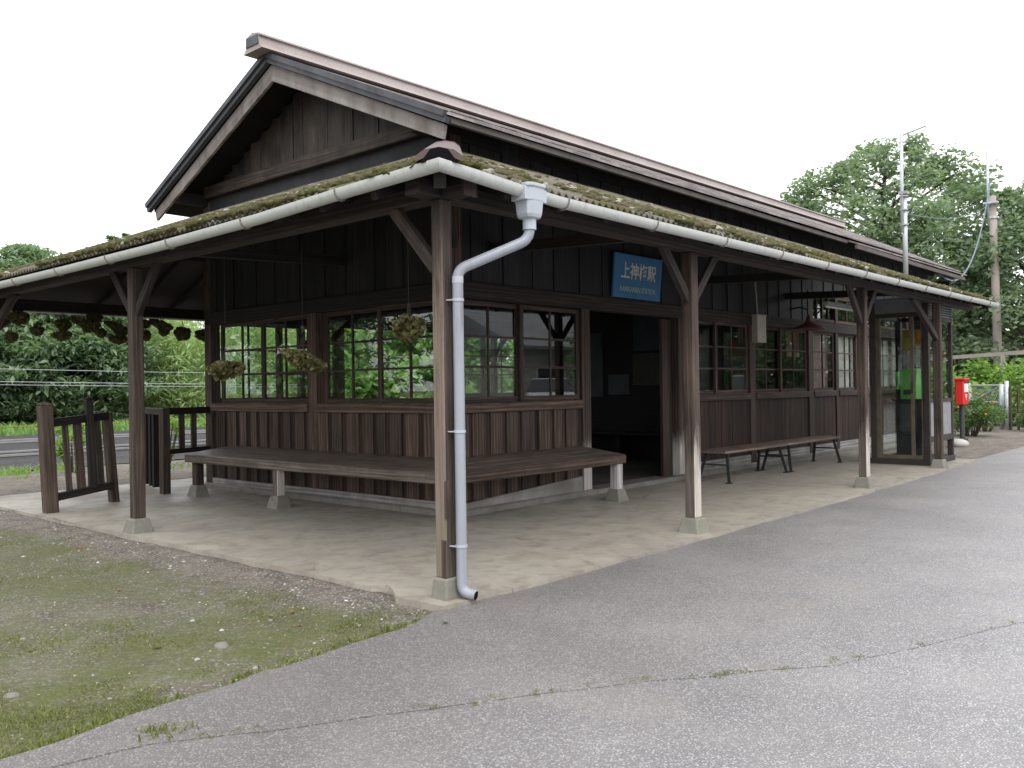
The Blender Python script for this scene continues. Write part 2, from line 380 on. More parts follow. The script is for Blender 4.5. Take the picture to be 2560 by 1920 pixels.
def m_pvc(name, c0, streak, amt):
    t = NT(name); p = t.pos()
    s1 = t.noise(t.map(p, (26, 26, 2.5)), 1.0, 4, .7); s2 = t.noise(p, 2.2, 3, .6); s3 = t.noise(p, 40, 4, .7)
    m = t.math('MULTIPLY', t.ramp(s1, [(.5, 0.0), (.72, 1.0)]), t.ramp(s2, [(.35, .1), (.65, amt)]))
    c = t.mix(m, c0, streak)
    c = t.mix(t.ramp(s3, [(.6, 0.0), (.8, amt*.5)]), c, streak)
    return t.done(c, t.ramp(s2, [(.3, .35), (.7, .55)]), .5)
M['pvc'] = m_pvc('cream_plastic_gutter', (.50, .52, .50), (.22, .205, .18), .5)
M['pipe'] = m_pvc('grey_plastic_pipe', (.28, .30, .345), (.14, .14, .145), .7)
M['hopper'] = m_pvc('pale_grey_plastic', (.40, .435, .485), (.24, .24, .24), .4)
M['glass'] = glass_mat('old_window_glass', (.93, .96, .945), 1.7)
M['booth_glass'] = glass_mat('booth_glass', (.90, .92, .91), .6)
M['black'] = plain('hollow_shade_tyre_black', (.006, .006, .007), .9, .1)  # flat black for painted hollow shade and for car tyres
M['tar'] = plain('tarred_sheet', (.028, .029, .034), .7, .4, 0, (.016, .016, .019), .6, 3, .2)
M['iron'] = plain('dark_green_iron', (.035, .042, .042), .5, .5, .3, (.07, .04, .025), .35, 20)
M['blue_sign'] = plain('faded_blue_enamel', (.04, .175, .36), .5, .5, 0, (.03, .13, .26), .5, 4)
M['cream_paint'] = plain('faded_cream_lettering', (.68, .66, .56), .6, .3, 0, (.5, .5, .43), .4, 30)
M['pale_paint'] = plain('faded_green_lettering', (.40, .50, .45), .6, .3, 0, (.28, .38, .38), .6, 30)
M['beige'] = plain('beige_enamel', (.40, .365, .31), .5, .5, 0, (.27, .24, .2), .5, 8)
M['bronze'] = plain('bronze_aluminium', (.16, .135, .10), .42, .5, .5, (.06, .048, .034), .5, 9)
M['bronze_dark'] = plain('dark_bronze_frame', (.05, .043, .037), .5, .5, .3, None, .5, 9)
M['booth_top'] = plain('grey_booth_header', (.20, .205, .215), .5, .5)
M['green'] = plain('green_plastic_phone', (.14, .42, .09), .35, .5, 0, (.10, .30, .07), .4, 8)
M['grey_dark'] = plain('dark_grey_steel', (.045, .05, .055), .5, .5)
M['grey_light'] = plain('light_grey_steel', (.32, .33, .34), .5, .5)
M['red'] = plain('red_postbox_paint', (.60, .022, .018), .38, .5, 0, (.42, .016, .014), .35, 5)
M['white'] = plain('white_paint', (.72, .72, .70), .5, .5, 0, (.5, .49, .46), .35, 9)
M['yellow'] = plain('yellow_notice', (.30, .235, .06), .6, .3)
M['orange'] = plain('orange_notice', (.62, .20, .05), .6, .3)
M['pink'] = plain('pink_cloth', (.30, .09, .10), .8, .2)
M['curtain'] = plain('off_white_curtain', (.78, .76, .73), .9, .1)
M['steel_white'] = plain('galvanised_post', (.50, .54, .58), .4, .5, .4, (.35, .34, .32), .5, 9)
M['pole'] = plain('weathered_concrete_pole', (.34, .295, .27), .8, .3, 0, (.22, .19, .17), .6, 3, .3)
M['cable'] = plain('blue_grey_cable', (.15, .19, .25), .6, .3)
M['wire'] = plain('pale_power_wire', (.42, .44, .47), .5, .5)
M['rust'] = plain('rusty_pipe', (.20, .115, .055), .8, .3, 0, (.12, .06, .03), .6, 10)
M['rail'] = plain('worn_rail_steel', (.46, .46, .46), .4, .5, .6, (.2, .14, .1), .4, 5)
M['bark'] = plain('tree_bark', (.085, .065, .05), .9, .2, 0, (.045, .036, .03), .7, 8, .6)
def m_ballast():
    t = NT('dark_ballast'); p = t.pos()
    v = t.vor(p, 22, 'F1', 'Color'); s = t.noise(t.map(p, (.25, 3.0, 1)), 1, 5, .6)
    c = t.mix(t.sep(v, 0), (.022, .022, .026), (.055, .054, .058)); c = t.mix(t.ramp(s, [(.4, 0.0), (.7, .7)]), c, (.085, .082, .085))
    t.bump(t.vor(p, 22), 1.0, .03); return t.done(c, .8, .3)
M['ballast'] = m_ballast()
M['string'] = plain('dark_string', (.05, .045, .035), .8, .2)
M['dried'] = leaf_mat('dried_hydrangea', (.055, .058, .02), (.10, .10, .036), (.16, .145, .06), .15)
M['leaf_cedar'] = leaf_mat('cedar_leaf', (.11, .18, .12), (.19, .28, .175), (.31, .40, .26), .4)
M['leaf_broad'] = leaf_mat('broad_leaf', (.05, .11, .035), (.09, .165, .05), (.15, .23, .08), .35)
M['leaf_tall'] = leaf_mat('tall_tree_leaf', (.14, .20, .145), (.22, .295, .205), (.32, .40, .28), .45)
M['leaf_bamboo'] = leaf_mat('bamboo_leaf', (.26, .37, .15), (.36, .48, .22), (.48, .58, .32), .45)
M['leaf_bright'] = leaf_mat('bright_weed_leaf', (.13, .25, .05), (.21, .36, .085), (.31, .45, .13), .4)
M['leaf_vine'] = leaf_mat('broad_vine_leaf', (.11, .23, .06), (.19, .35, .10), (.30, .46, .17), .45)
M['grass'] = leaf_mat('grass_blade', (.085, .105, .03), (.15, .185, .05), (.25, .26, .10), .35)
M['flower'] = plain('orange_petals', (.75, .22, .02), .6, .3)
M['litter'] = leaf_mat('fallen_leaf', (.30, .12, .045), (.24, .15, .07), (.42, .36, .13), .1)
M['pebble'] = plain('grey_pebble', (.19, .18, .165), .8, .3, 0, (.16, .155, .15), .6, 40, .3)
M['pebbles'] = m_pebbles()
M['hill'] = plain('wooded_slope_soil', (.04, .07, .03), .95, .1, 0, (.03, .05, .025), .6, 1)

# ------------------------------------------------------------------ the setting
def sheet(name, xs, ys, zf, mat, keep=None):
    V = []; F = []; nx, ny = len(xs), len(ys)
    for y in ys:
        for x in xs: V.append((x, y, zf(x, y)))
    for j in range(ny-1):
        for i in range(nx-1):
            if keep is None or keep(.5*(xs[i]+xs[i+1]), .5*(ys[j]+ys[j+1])): F.append((j*nx+i, j*nx+i+1, (j+1)*nx+i+1, (j+1)*nx+i))
    return tag(np_mesh(name, V, F, mat, smooth=True), kind='structure')
fbm = lambda x, y, s, o=4: mnoise.fractal(Vector((x*s, y*s, .3)), 1.0, 2.0, o)
def gz(x, y):
    d = math.hypot(x+.5, y-2)
    edge = -.12+(min(x, -.13)+.13)*(.06 if x < -.53 else .30)-(.10 if x < -.53 else 0)
    if y < edge-.10 and x < 17: return -.2
    if -.1 < x < 10.3 and -.15 < y < 7.1: return -.15
    return -.032-.048*max(0, min(1, (-.2-x)*1.6))+.018*fbm(x, y, 1.3)*(1 if d < 12 else .2) - .02*max(0, min(1, (-.6-x)))
xs = sorted(set(np.round(np.concatenate([np.linspace(-400, -8, 12), np.linspace(-7, 3, 101), np.linspace(4, 60, 30), np.linspace(70, 500, 12)]), 3)))
ys = sorted(set(np.round(np.concatenate([np.linspace(-400, -8, 12), np.linspace(-7, 12, 150), np.linspace(13, 60, 30), np.linspace(70, 500, 12)]), 3)))
sheet('ground', xs, ys, gz, M['ground'])

def strip_poly(name, pts, z, mat, thick=.3):
    """a paved sheet from an outline with a real edge"""
    bm = bmesh.new(); vs = [bm.verts.new((x, y, z)) for x, y in pts]
    f = bm.faces.new(vs); r = bmesh.ops.extrude_face_region(bm, geom=[f])
    for v in [g for g in r['geom'] if isinstance(g, bmesh.types.BMVert)]: v.co.z -= thick
    bmesh.ops.recalc_face_normals(bm, faces=bm.faces)
    bmesh.ops.triangulate(bm, faces=bm.faces)
    me = bpy.data.meshes.new(name); bm.to_mesh(me); bm.free(); me.materials.append(mat)
    o = bpy.data.objects.new(name, me); COL.objects.link(o); return tag(o, kind='structure')
def wobble(p0, p1, step, amp, seed):
    n = max(2, int(math.dist(p0, p1)/step)); out = []
    dx, dy = p1[0]-p0[0], p1[1]-p0[1]; L = math.hypot(dx, dy); nx, ny = -dy/L, dx/L
    for i in range(n):
        t = i/n; a = amp*mnoise.fractal(Vector((p0[0]+dx*t, p0[1]+dy*t, seed))*2.3, 1.0, 2.0, 5)
        out.append((p0[0]+dx*t+nx*a, p0[1]+dy*t+ny*a))
    return out
edge_main = wobble((-9, -1.3), (-2.3, -.40), .08, .04, 1)+wobble((-2.3, -.40), (-1.25, -.30), .04, .03, 2)+wobble((-1.25, -.30), (-.53, -.25), .03, .03, 3)+wobble((-.53, -.25), (-.13, -.12), .03, .02, 4)
apron = edge_main+[(-.13, .0), (16.5, .0)]+[(17.5, -.2), (19.0, .3), (60, .8), (60, -1.5), (18, -2.6), (1.335, -2.459)] \
    + wobble((1.335, -2.459), (.2, -2.03), .05, .02, 6)+wobble((.2, -2.03), (-.55, -1.48), .05, .02, 7)+wobble((-.55, -1.48), (-1.41, -.985), .05, .02, 8)+wobble((-1.41, -.985), (-1.95, -.66), .05, .02, 9)+wobble((-1.95, -.66), (-2.6, -.50), .05, .02, 10)+[(-9, -1.45)]
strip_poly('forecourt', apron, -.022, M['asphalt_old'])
roadpts = [(-60, -3), (-9, -1.40), (-2.6, -.45), (-1.95, -.60), (-1.41, -.93), (-.55, -1.42), (.2, -1.97), (1.335, -2.40), (18, -2.5), (60, -1.4), (60, -60), (-60, -60)]
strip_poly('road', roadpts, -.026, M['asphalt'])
slab = wobble((10.35, -.10), (5.1, -.20), .09, .018, 20)[::1]+wobble((5.1, -.20), (.33, -.195), .07, .02, 21)+[(.33, -.19), (.22, -.165), (.05, -.16)] \
    + wobble((.02, -.19), (-.2, -.17), .03, .012, 22)+wobble((-.2, -.17), (-.21, .17), .03, .015, 23)+wobble((-.20, .18), (-.05, .40), .03, .012, 24)+[(-.05, .42)] \
    + wobble((-.13, .47), (-.145, 7.2), .06, .007, 25)+[(-.145, 7.2), (12, 7.2), (12, 6.0), (15.6, 6.0), (15.6, 1.75), (10.35, 1.75)]
strip_poly('verandah_floor', slab, 0.0, M['concrete'], .2)

# ------------------------------------------------------------------ station building
SB = empty('station_building', (2.05, 2.0, 0), 'old dark timber railway station with mossy verandah roof and brown gabled roof', 'building')
WX, WY, WX1, WY1 = 2.05, 2.0, 15.4, 6.05
def boards_y(mb, x, y0, y1, z0, z1, wmin=.11, wmax=.19, out=-1, lap=True):
    """vertical boards on a plane x = const; out is the outward side"""
    y = y0; k = 0
    while y < y1-.01:
        wdt = min(random.uniform(wmin, wmax), y1-y)
        if y1-y-wdt < .05: wdt = y1-y
        d = (.024 if (k % 2 and lap) else .013)+random.uniform(-.002, .002)
        mb.box((x, y+.002, z0+random.uniform(0, .004)), (x+out*d, y+wdt-.002, z1), grain=2); y += wdt; k += 1
def boards_x(mb, y, x0, x1, z0, z1, wmin=.11, wmax=.19, out=-1, lap=True):
    x = x0; k = 0
    while x < x1-.01:
        wdt = min(random.uniform(wmin, wmax), x1-x)
        if x1-x-wdt < .05: wdt = x1-x
        d = (.024 if (k % 2 and lap) else .013)+random.uniform(-.002, .002)
        mb.box((x+.002, y, z0+random.uniform(0, .004)), (x+wdt-.002, y+out*d, z1), grain=2); x += wdt; k += 1

ZS, ZH, ZK = .97, 1.885, 2.02
BX0, BX1 = 3.86, 5.75           # entrance opening
# wall cores (inner skin the boards are nailed to)
m = MB()
m.box((WX+.002, WY+.002, .02), (WX+.07, WY1-.002, .90)); m.box((WX+.002, WY+.002, ZK-.06), (WX+.07, WY1-.002, 3.2))
m.box((WX+.07, WY+.002, .02), (BX0, WY+.07, .90)); m.box((BX1, WY+.002, .02), (WX1, WY+.07, .90))
m.box((WX+.07, WY+.002, ZK-.06), (9.5, WY+.07, 3.46)); m.box((9.5, WY+.002, 2.45), (WX1, WY+.07, 3.46))
m.build('wall', M['siding_up'], SB)
m = MB()
m.box((WX+.07, WY1-.07, .02), (3.9, WY1, .90)); m.box((WX+.07, WY1-.07, 1.93), (WX1, WY1, 3.46)); m.box((5.75, WY1-.07, .02), (WX1, WY1, .90))
m.box((WX1-.07, WY+.07, .02), (WX1, WY1-.07, 3.3))
m.build('rear_wall', M['siding_up'], SB)
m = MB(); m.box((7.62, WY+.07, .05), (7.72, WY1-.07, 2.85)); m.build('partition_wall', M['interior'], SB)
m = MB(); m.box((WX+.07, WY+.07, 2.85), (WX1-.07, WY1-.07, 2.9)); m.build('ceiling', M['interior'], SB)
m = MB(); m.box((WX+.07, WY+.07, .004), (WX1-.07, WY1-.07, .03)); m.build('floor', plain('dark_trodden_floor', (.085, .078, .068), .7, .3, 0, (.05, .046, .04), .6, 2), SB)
# boards
for ax in ('y', 'x'):                                            # wide weathered boards with narrow dark ones set back between them
    m, m2 = MB(), MB(); u, end = (WY, WY1) if ax == 'y' else (WX, BX0); k = 0
    while u < end-.01:
        wdt = min(random.uniform(.12, .19) if k % 2 == 0 else random.uniform(.045, .085), end-u)
        if end-u-wdt < .05: wdt = end-u
        d = .026+random.uniform(-.003, .003) if k % 2 == 0 else .010; q = m if k % 2 == 0 else m2
        tw = random.uniform(-.004, .004); zb = .115+random.uniform(0, .012)
        if ax == 'y': q.box((WX, u+.001, zb), (WX-d, u+wdt-.001+tw*(k % 2 == 0), .885), grain=2)
        else: q.box((u+.001, WY, zb), (u+wdt-.001+tw*(k % 2 == 0), WY-d, .885), grain=2)
        u += wdt; k += 1
    m.build('lower_siding', M['siding_low'], SB, bevel=.003); m2.build('recessed_board', M['siding_recess'], SB)
m = MB()
for a, b in ((5.86, 7.56), (7.72, 9.47), (9.65, 10.52), (10.64, 12.4), (12.5, 14.0), (14.1, WX1)): boards_x(m, WY, a, b, .18, .905, .12, .17, lap=False)
m.build('lower_siding', M['siding_red'], SB)
m = MB(); boards_y(m, WX, WY, WY1, ZK, 3.15, .16, .24); m.build('upper_siding', M['siding_up'], SB)
m = MB(); boards_x(m, WY, WX, 9.47, ZK, 3.5, .16, .24); boards_x(m, WY, 9.47, WX1, 2.5, 3.5, .16, .24); m.build('upper_siding', M['siding_up'], SB)
# gable
ZR, ZE, RY, EY0, EY1 = 4.40, 3.285, 4.03, 1.56, 6.50
def roofz(y): return ZE+(ZR-ZE)*(1-abs(y-RY)/(RY-EY0))
m = MB(); m.box((WX-.012, WY, 3.10), (WX, WY1, 3.335)); m.build('tarred_band', M['tar'], SB)
m = MB(); y = WY
while y < WY1-.01:
    wdt = min(random.uniform(.15, .24), WY1-y); d = random.uniform(.012, .028)
    top = min(roofz(y), roofz(y+wdt))-.12
    if top > 3.47: m.box((WX, y+.002, 3.44), (WX-d, y+wdt-.002, top), grain=2)
    y += wdt
m.build('gable_boards', M['siding_gable'], SB)
m = MB(); m.prism([(WX+.004, WY+.05, 3.2), (WX+.004, WY1-.05, 3.2), (WX+.004, WY1-.05, 3.38), (WX+.004, RY, 4.24), (WX+.004, WY+.05, 3.38)], (.05, 0, 0)); m.build('gable_core', M['siding_up'], SB)
m = MB(); m.bar((WX-.05, WY+.10, 3.40), (WX-.05, WY1-.10, 3.40), .085, .135); m.build('gable_beam', M['beam_grey'], SB, bevel=.006)
for yy, zz in ((RY, roofz(RY)-.19), (WY+.03, roofz(WY)-.17), (WY1-.03, roofz(WY1)-.17)):
    m = MB(); m.bar((1.66, yy, zz), (WX1+.4, yy, zz), .11, .12); m.build('purlin', M['beam_dark'], SB)
# foundation, skirting
m = MB()
m.box((WX-.07, WY-.07, -.02), (WX+.002, WY1+.03, .055)); m.box((WX+.002, WY-.07, -.02), (BX0+.15, WY+.002, .055)); m.box((BX1-.02, WY-.06, -.02), (WX1, WY+.002, .06))
m.build('foundation', M['foundation'], SB, bevel=.012)
m = MB(); m.box((WX-.034, WY-.034, .055), (WX+.001, WY1-.115, .118)); m.build('skirting', M['skirting'], SB)
m = MB(); m.prism([(WX, WY-.036, .055), (BX0-.03, WY-.036, .055), (BX0-.03, WY-.036, .20), (WX+.9, WY-.036, .15), (WX, WY-.036, .10)], (0, .036, 0)); m.build('skirting', M['skirting'], SB)
m = MB(); m.box((BX1+.12, WY-.028, .06), (WX1, WY+.001, .17)); m.build('skirting', M['skirting'], SB)
# posts in the walls
def wpost(x, y, wd, mat, z0=.0, z1=2.02, proud=.035):
    m = MB(); m.box((x-wd/2, y-proud, z0), (x+wd/2, y+.075, z1)); return m.build('wall_post', mat, SB, bevel=.004)
M['jamb'] = wood('door_jamb', (.022, .015, .012), (.055, .038, .031), (.11, .08, .067), tint=.15, paint_and_shade=(.25, .6, (.60, .585, .56), .9))
wpost(3.925, WY, .14, M['jamb']); wpost(5.80, WY, .13, M['jamb'])
for x, wd in ((7.64, .16), (9.56, .17), (10.58, .11), (12.45, .12), (14.05, .12), (WX1-.05, .12)): wpost(x, WY, wd, M['sash'], 0, 2.5 if x > 9 else 2.02)
m = MB(); m.box((WX-.03, 3.92, .05), (WX+.08, 4.055, 2.02)); m.build('wall_post', M['siding_low'], SB, bevel=.004)
m = MB(); m.box((WX-.03, WY1-.11, .0), (WX+.08, WY1+.035, 3.3)); m.build('wall_post', M['post_side'], SB, bevel=.004)
m = MB(); m.box((WX-.028, WY-.028, .05), (WX+.10, WY+.10, 3.3)); m.build('wall_post', M['siding_low'], SB, bevel=.004)
# sill and lintel beams
m = MB(); m.box((WX-.055, WY-.0, .885), (WX+.07, 3.918, .975)); m.box((WX-.055, 4.057, .885), (WX+.07, WY1-.112, .975)); m.build('sill_beam', M['siding_low'], SB, bevel=.006)
m = MB(); m.box((WX-.055, WY-.055, .885), (3.853, WY-.0, .975)); m.box((WX, WY, .9), (3.853, WY+.07, .975)); m.build('sill_beam', M['siding_low'], SB, bevel=.006)
m = MB()
for a, b in ((5.868, 7.558), (7.722, 9.473), (9.647, 10.523), (10.637, 12.388), (12.512, 13.988), (14.112, WX1-.112)): m.box((a, WY-.05, .905), (b, WY+.07, .99))
m.build('sill_beam', M['sash'], SB, bevel=.006)
m = MB(); m.box((WX-.05, WY-.05, ZH), (WX+.075, WY1+.0, ZK+.005)); m.build('lintel_beam', M['beam_dark'], SB, bevel=.005)
m = MB(); m.box((WX+.078, WY-.05, ZH+.01), (WX1, WY+.075, ZK+.02)); m.build('lintel_beam', M['beam'], SB, bevel=.005)
m = MB()
for a, b in ((9.65, 10.52), (10.64, 12.38), (12.51, 14.0)):
    m.box((a, WY-.02, 2.43), (b, WY+.05, 2.5)); m.box((a, WY-.02, ZK+.03), (b, WY+.04, ZK+.08))
    for k in range(1, 4): xx = a+(b-a)*k/4; m.box((xx-.015, WY-.01, ZK+.08), (xx+.015, WY+.03, 2.43))
tr = m.build('transom_window', M['sash_dark'], SB)
m = MB()
for a, b in ((9.65, 10.52), (10.64, 12.38), (12.51, 14.0)): m.box((a, WY+.008, ZK+.05), (b, WY+.012, 2.45))
m.build('pane', M['glass'], tr)

def sash(axis, a, b, depth, z0=.978, z1=ZH-.002, rows=3, cols=2, mat='sash', st=.05, out=-1, mun=.02):
    """one glazed sash between a and b along x (axis 'x', wall y=depth) or y"""
    def q(m, u0, u1, d0, d1, z0, z1):
        if axis == 'x': m.box((u0, d0, z0), (u1, d1, z1))
        else: m.box((d0, u0, z0), (d1, u1, z1))
    d0, d1 = depth-.014, depth+.014
    m = MB(); q(m, a, a+st, d0, d1, z0, z1); q(m, b-st, b, d0, d1, z0, z1)
    q(m, a+st, b-st, d0, d1, z0, z0+.045); q(m, a+st, b-st, d0, d1, z1-.04, z1)
    for i in range(1, cols):
        u = a+st+(b-a-2*st)*i/cols; q(m, u-mun/2, u+mun/2, d0+.004, d1-.004, z0+.045, z1-.04)
    for j in range(1, rows):
        z = z0+.045+(z1-z0-.085)*j/rows; q(m, a+st, b-st, d0+.006, d1-.006, z-mun/2, z+mun/2)
    o = m.build('window_sash', M[mat], SB)
    g = MB()
    us = [a+st+(b-a-2*st)*i/cols for i in range(cols+1)]; zs = [z0+.045+(z1-z0-.085)*j/rows for j in range(rows+1)]
    for i in range(cols):
        for j in range(rows):
            t = random.uniform(-.0025, .0025)
            if axis == 'x': g.box((us[i]+.002, depth-.0015, zs[j]+.002), (us[i+1]-.002, depth+.0015, zs[j+1]-.002), Matrix.Translation((0, depth, 0)) @ Matrix.Rotation(t, 4, 'Z') @ Matrix.Translation((0, -depth, 0)) if False else None)
            else: g.box((depth-.0015, us[i]+.002, zs[j]+.002), (depth+.0015, us[i+1]-.002, zs[j+1]-.002))
    g.build('pane', M['glass'], o); return o
sash('y', 4.95, 5.83, WX+.045); sash('y', 4.06, 4.94, WX+.012)
sash('y', 2.99, 3.86, WX+.045); sash('y', 2.105, 3.0, WX+.012)
sash('x', 2.12, 2.965, WY+.045); sash('x', 2.935, 3.85, WY+.012)
for a, b in ((5.87, 7.555), (7.725, 9.47)):
    c = (a+b)/2; sash('x', a, c+.04, WY+.045, .99, 1.9, mat='sash_dark'); sash('x', c-.03, b, WY+.012, .99, 1.9, mat='sash_dark')
sash('x', 9.65, 10.52, WY+.012, .99, 1.9, mat='sash_dark')
for a, b in ((10.64, 12.38), (12.51, 14.0)):
    c = (a+b)/2; sash('x', a, c+.03, WY+.045, .99, 1.9, mat='sash_dark'); sash('x', c-.03, b, WY+.012, .99, 1.9, mat='sash_dark')
sash('x', 14.12, 15.25, WY+.02, .99, 1.9, mat='sash_dark')
# rear windows of the waiting room
m = MB(); m.box((WX+.07, WY1-.07, .90), (3.9, WY1, .985)); m.box((5.75, WY1-.07, .90), (7.6, WY1, .985)); m.box((3.84, WY1-.08, 0.03), (3.96, WY1+.01, 1.93)); m.box((5.72, WY1-.08, .03), (5.84, WY1+.01, 1.93)); m.box((7.5, WY1-.08, .9), (WX1, WY1-.005, 1.93))
m.build('rear_frame', M['sash_dark'], SB)
sash('x', 2.13, 3.0, WY1-.02, .985, 1.93, mat='sash_dark'); sash('x', 2.97, 3.84, WY1-.05, .985, 1.93, mat='sash_dark')
sash('x', 5.84, 6.7, WY1-.02, .985, 1.93, mat='sash_dark'); sash('x', 6.67, 7.5, WY1-.05, .985, 1.93, mat='sash_dark')
# sliding entrance door, slid open behind the jamb post
m = MB(); m.box((5.52, WY+.06, .04), (5.72, WY+.095, 1.88)); m.build('sliding_door', M['sash'], SB)
m = MB(); m.box((BX0+.1, WY-.06, -.01), (BX1, WY+.2, .045)); m.build('threshold', M['foundation'], SB, bevel=.01)

# main roof: lapped sheet courses on both slopes
def rz(x): return .0105*(x-1.6)            # the ridge climbs slightly towards the far end
X0, X1 = 1.57, 16.05
def slope(sign, mat):
    m = MB(); n = 9; half = RY-EY0
    for k in range(n):
        a, b = k/n, (k+1)/n+.006
        ya, yb = RY+sign*half*a, RY+sign*half*b
        za, zb = ZR-(ZR-ZE)*a, ZR-(ZR-ZE)*b
        zt = .012
        m.loft([[(X0, ya, za+.002), (X0, yb, zb+zt), (X0, yb, zb-.012), (X0, ya, za-.03)],
                [(X1, ya, za+.002+rz(X1)*(1-.7*a)), (X1, yb, zb+zt+rz(X1)*(1-.7*b)), (X1, yb, zb-.012+rz(X1)*(1-.7*b)), (X1, ya, za-.03+rz(X1)*(1-.7*a))]])
    if sign < 0:
        m.loft([[(10.06, EY0+.03, ZE-.005), (10.06, EY0-.13, ZE-.072), (10.06, EY0-.13, ZE-.095), (10.06, EY0+.03, ZE-.035)],
                [(X1, EY0+.03, ZE+.03), (X1, EY0-.13, ZE-.035), (X1, EY0-.13, ZE-.06), (X1, EY0+.03, ZE)]])
    return m
RF = slope(-1, 0)
tmp = slope(1, 0); n0 = len(RF.v); RF.v += tmp.v; RF.f += [tuple(i+n0 for i in f) for f in tmp.f]; RF.uv += tmp.uv
ROOF = RF.build('roof', M['roof'], SB)
m = MB()
for sg in (-1, 1):
    m.loft([[(X0+.06, RY, ZR-.05), (X0+.06, RY+sg*(RY-EY0-.02), ZE-.04), (X0+.06, RY+sg*(RY-EY0-.02), ZE-.075), (X0+.06, RY, ZR-.085)],
            [(X1-.1, RY, ZR-.05+rz(X1)), (X1-.1, RY+sg*(RY-EY0-.02), ZE-.04), (X1-.1, RY+sg*(RY-EY0-.02), ZE-.075), (X1-.1, RY, ZR-.085+rz(X1))]])
m.build('soffit', M['beam_dark'], SB)
# verge edging and bargeboards
for xx, sx in ((X0, 1), (X1, -1)):
    zo = rz(xx) if xx > 5 else 0
    for sg in (-1, 1):
        m = MB()
        for k, (dx, dz, hh) in enumerate(((-.012, -.012, .05), (.012, -.06, .05))):
            m.bar((xx+sx*dx, RY, ZR+dz+zo), (xx+sx*dx, RY+sg*(RY-EY0+.01), ZE+dz+zo*.3), .05, hh)
        m.build('verge_edging', M['verge'], ROOF)
        m = MB(); x_ = xx+sx*.05
        yl = RY+sg*(RY-EY0-.06); zl = ZE-.02
        m.prism([(x_, RY, ZR-.09+zo), (x_, yl, zl-.05+zo*.3), (x_, yl-sg*.03, zl-.165+zo*.3), (x_, RY, ZR-.255+zo)], (sx*.035, 0, 0))
        m.build('bargeboard', M['barge'], ROOF, bevel=.004)
m = MB(); RC0, RC1 = 1.41, 16.2
def rcs(x, zo): return [(x, RY-.16, ZR-.02+zo), (x, RY-.115, ZR+.03+zo), (x, RY-.10, ZR+.105+zo), (x, RY-.125, ZR+.11+zo), (x, RY-.12, ZR+.13+zo), (x, RY, ZR+.16+zo), (x, RY+.12, ZR+.13+zo), (x, RY+.125, ZR+.11+zo), (x, RY+.10, ZR+.105+zo), (x, RY+.115, ZR+.03+zo), (x, RY+.16, ZR-.02+zo)]
m.loft([rcs(RC0, 0), rcs(RC1, rz(RC1))]); m.build('ridge_cap', M['ridge'], ROOF)
m = MB(); m.prism([(RC0-.012, RY-.105, ZR+.03), (RC0-.012, RY-.09, ZR+.118), (RC0-.012, RY+.09, ZR+.118), (RC0-.012, RY+.105, ZR+.03)], (.02, 0, 0)); m.build('ridge_end', M['verge'], ROOF)
m = MB(); m.box((X0+.07, EY0+.012, ZE-.066), (10.05, EY0+.05, ZE-.016)); m.box((10.06, EY0-.125, ZE-.16), (X1-.1, EY0-.09, ZE-.098)); m.build('eave_fascia', plain('grey_brown_fascia', (.10, .082, .077), .6, .4, 0, (.05, .042, .04), .6, 4), SB)
m = MB()
for x, y in ((15.85, 1.75),): m.box((x-.06, y-.06, 3.02), (x+.06, y+.5, 3.14))
m.build('eave_beam_end', M['beam'], SB)

# ------------------------------------------------------------------ verandah
VE, VZ, VW, VZW, VX1, VY1 = -.36, 2.185, 2.02, 3.175, 10.4, 7.35
SL = (VZW-VZ)/(VW-VE)
def corr(mb, along0, along1, fn, upmax, pitch=.064, amp=.013, rows=(0, .33, .66, 1.0)):
    """corrugated sheet: fn(s, u) -> (x, y), u is the run up the slope in plan"""
    n = int((along1-along0)/pitch*6); base = len(mb.v)
    ss = [along0+(along1-along0)*i/n for i in range(n+1)]
    nr = len(rows)*2
    for i, s_ in enumerate(ss):
        U = upmax(s_)
        for layer, dz in ((0, 0), (1, -.011)):
            for r in rows:
                u = U*r; x, y = fn(s_, u)
                sag = .012*mnoise.noise(Vector((s_*.35, r, 2.0)))+ (.006*((i//42) % 2) if layer == 0 else 0)
                mb.v.append((x, y, VZ+SL*u+amp*math.cos(2*PI*(s_-along0)/pitch)+dz+sag))
    k = len(rows)
    for i in range(n):
        a, b = base+i*nr, base+(i+1)*nr
        for j in range(k-1):
            mb.face([a+j, b+j, b+j+1, a+j+1], [(0, 0)]*4); mb.face([a+k+j, a+k+j+1, b+k+j+1, b+k+j], [(0, 0)]*4)
        mb.face([a, a+k, b+k, b], [(0, 0)]*4)
run = VW-VE
m = MB()
corr(m, VE+.03, VX1, lambda s, u: (s, VE+u), lambda s: min(run, max(.02, s-VE)))
corr(m, VE+.03, VY1-.03, lambda s, u: (VE+u, s), lambda s: min(run, max(.02, s-VE), max(.02, VY1-s) if s > 6.05 else 9))
corr(m, VE+.03, 12.0, lambda s, u: (s, VY1-u), lambda s: min(VY1-WY1, max(.02, s-VE)), rows=(0, 1.0))
VR = m.build('verandah_roof', M['slate'], SB, smooth=True, recalc=False)
m = MB(); m.prism([(.94, WY1+.002, 2.62), (WX, WY1+.002, 2.62), (WX, WY1+.002, 3.12)], (0, .02, 0)); m.build('gusset_board', M['siding_up'], SB)
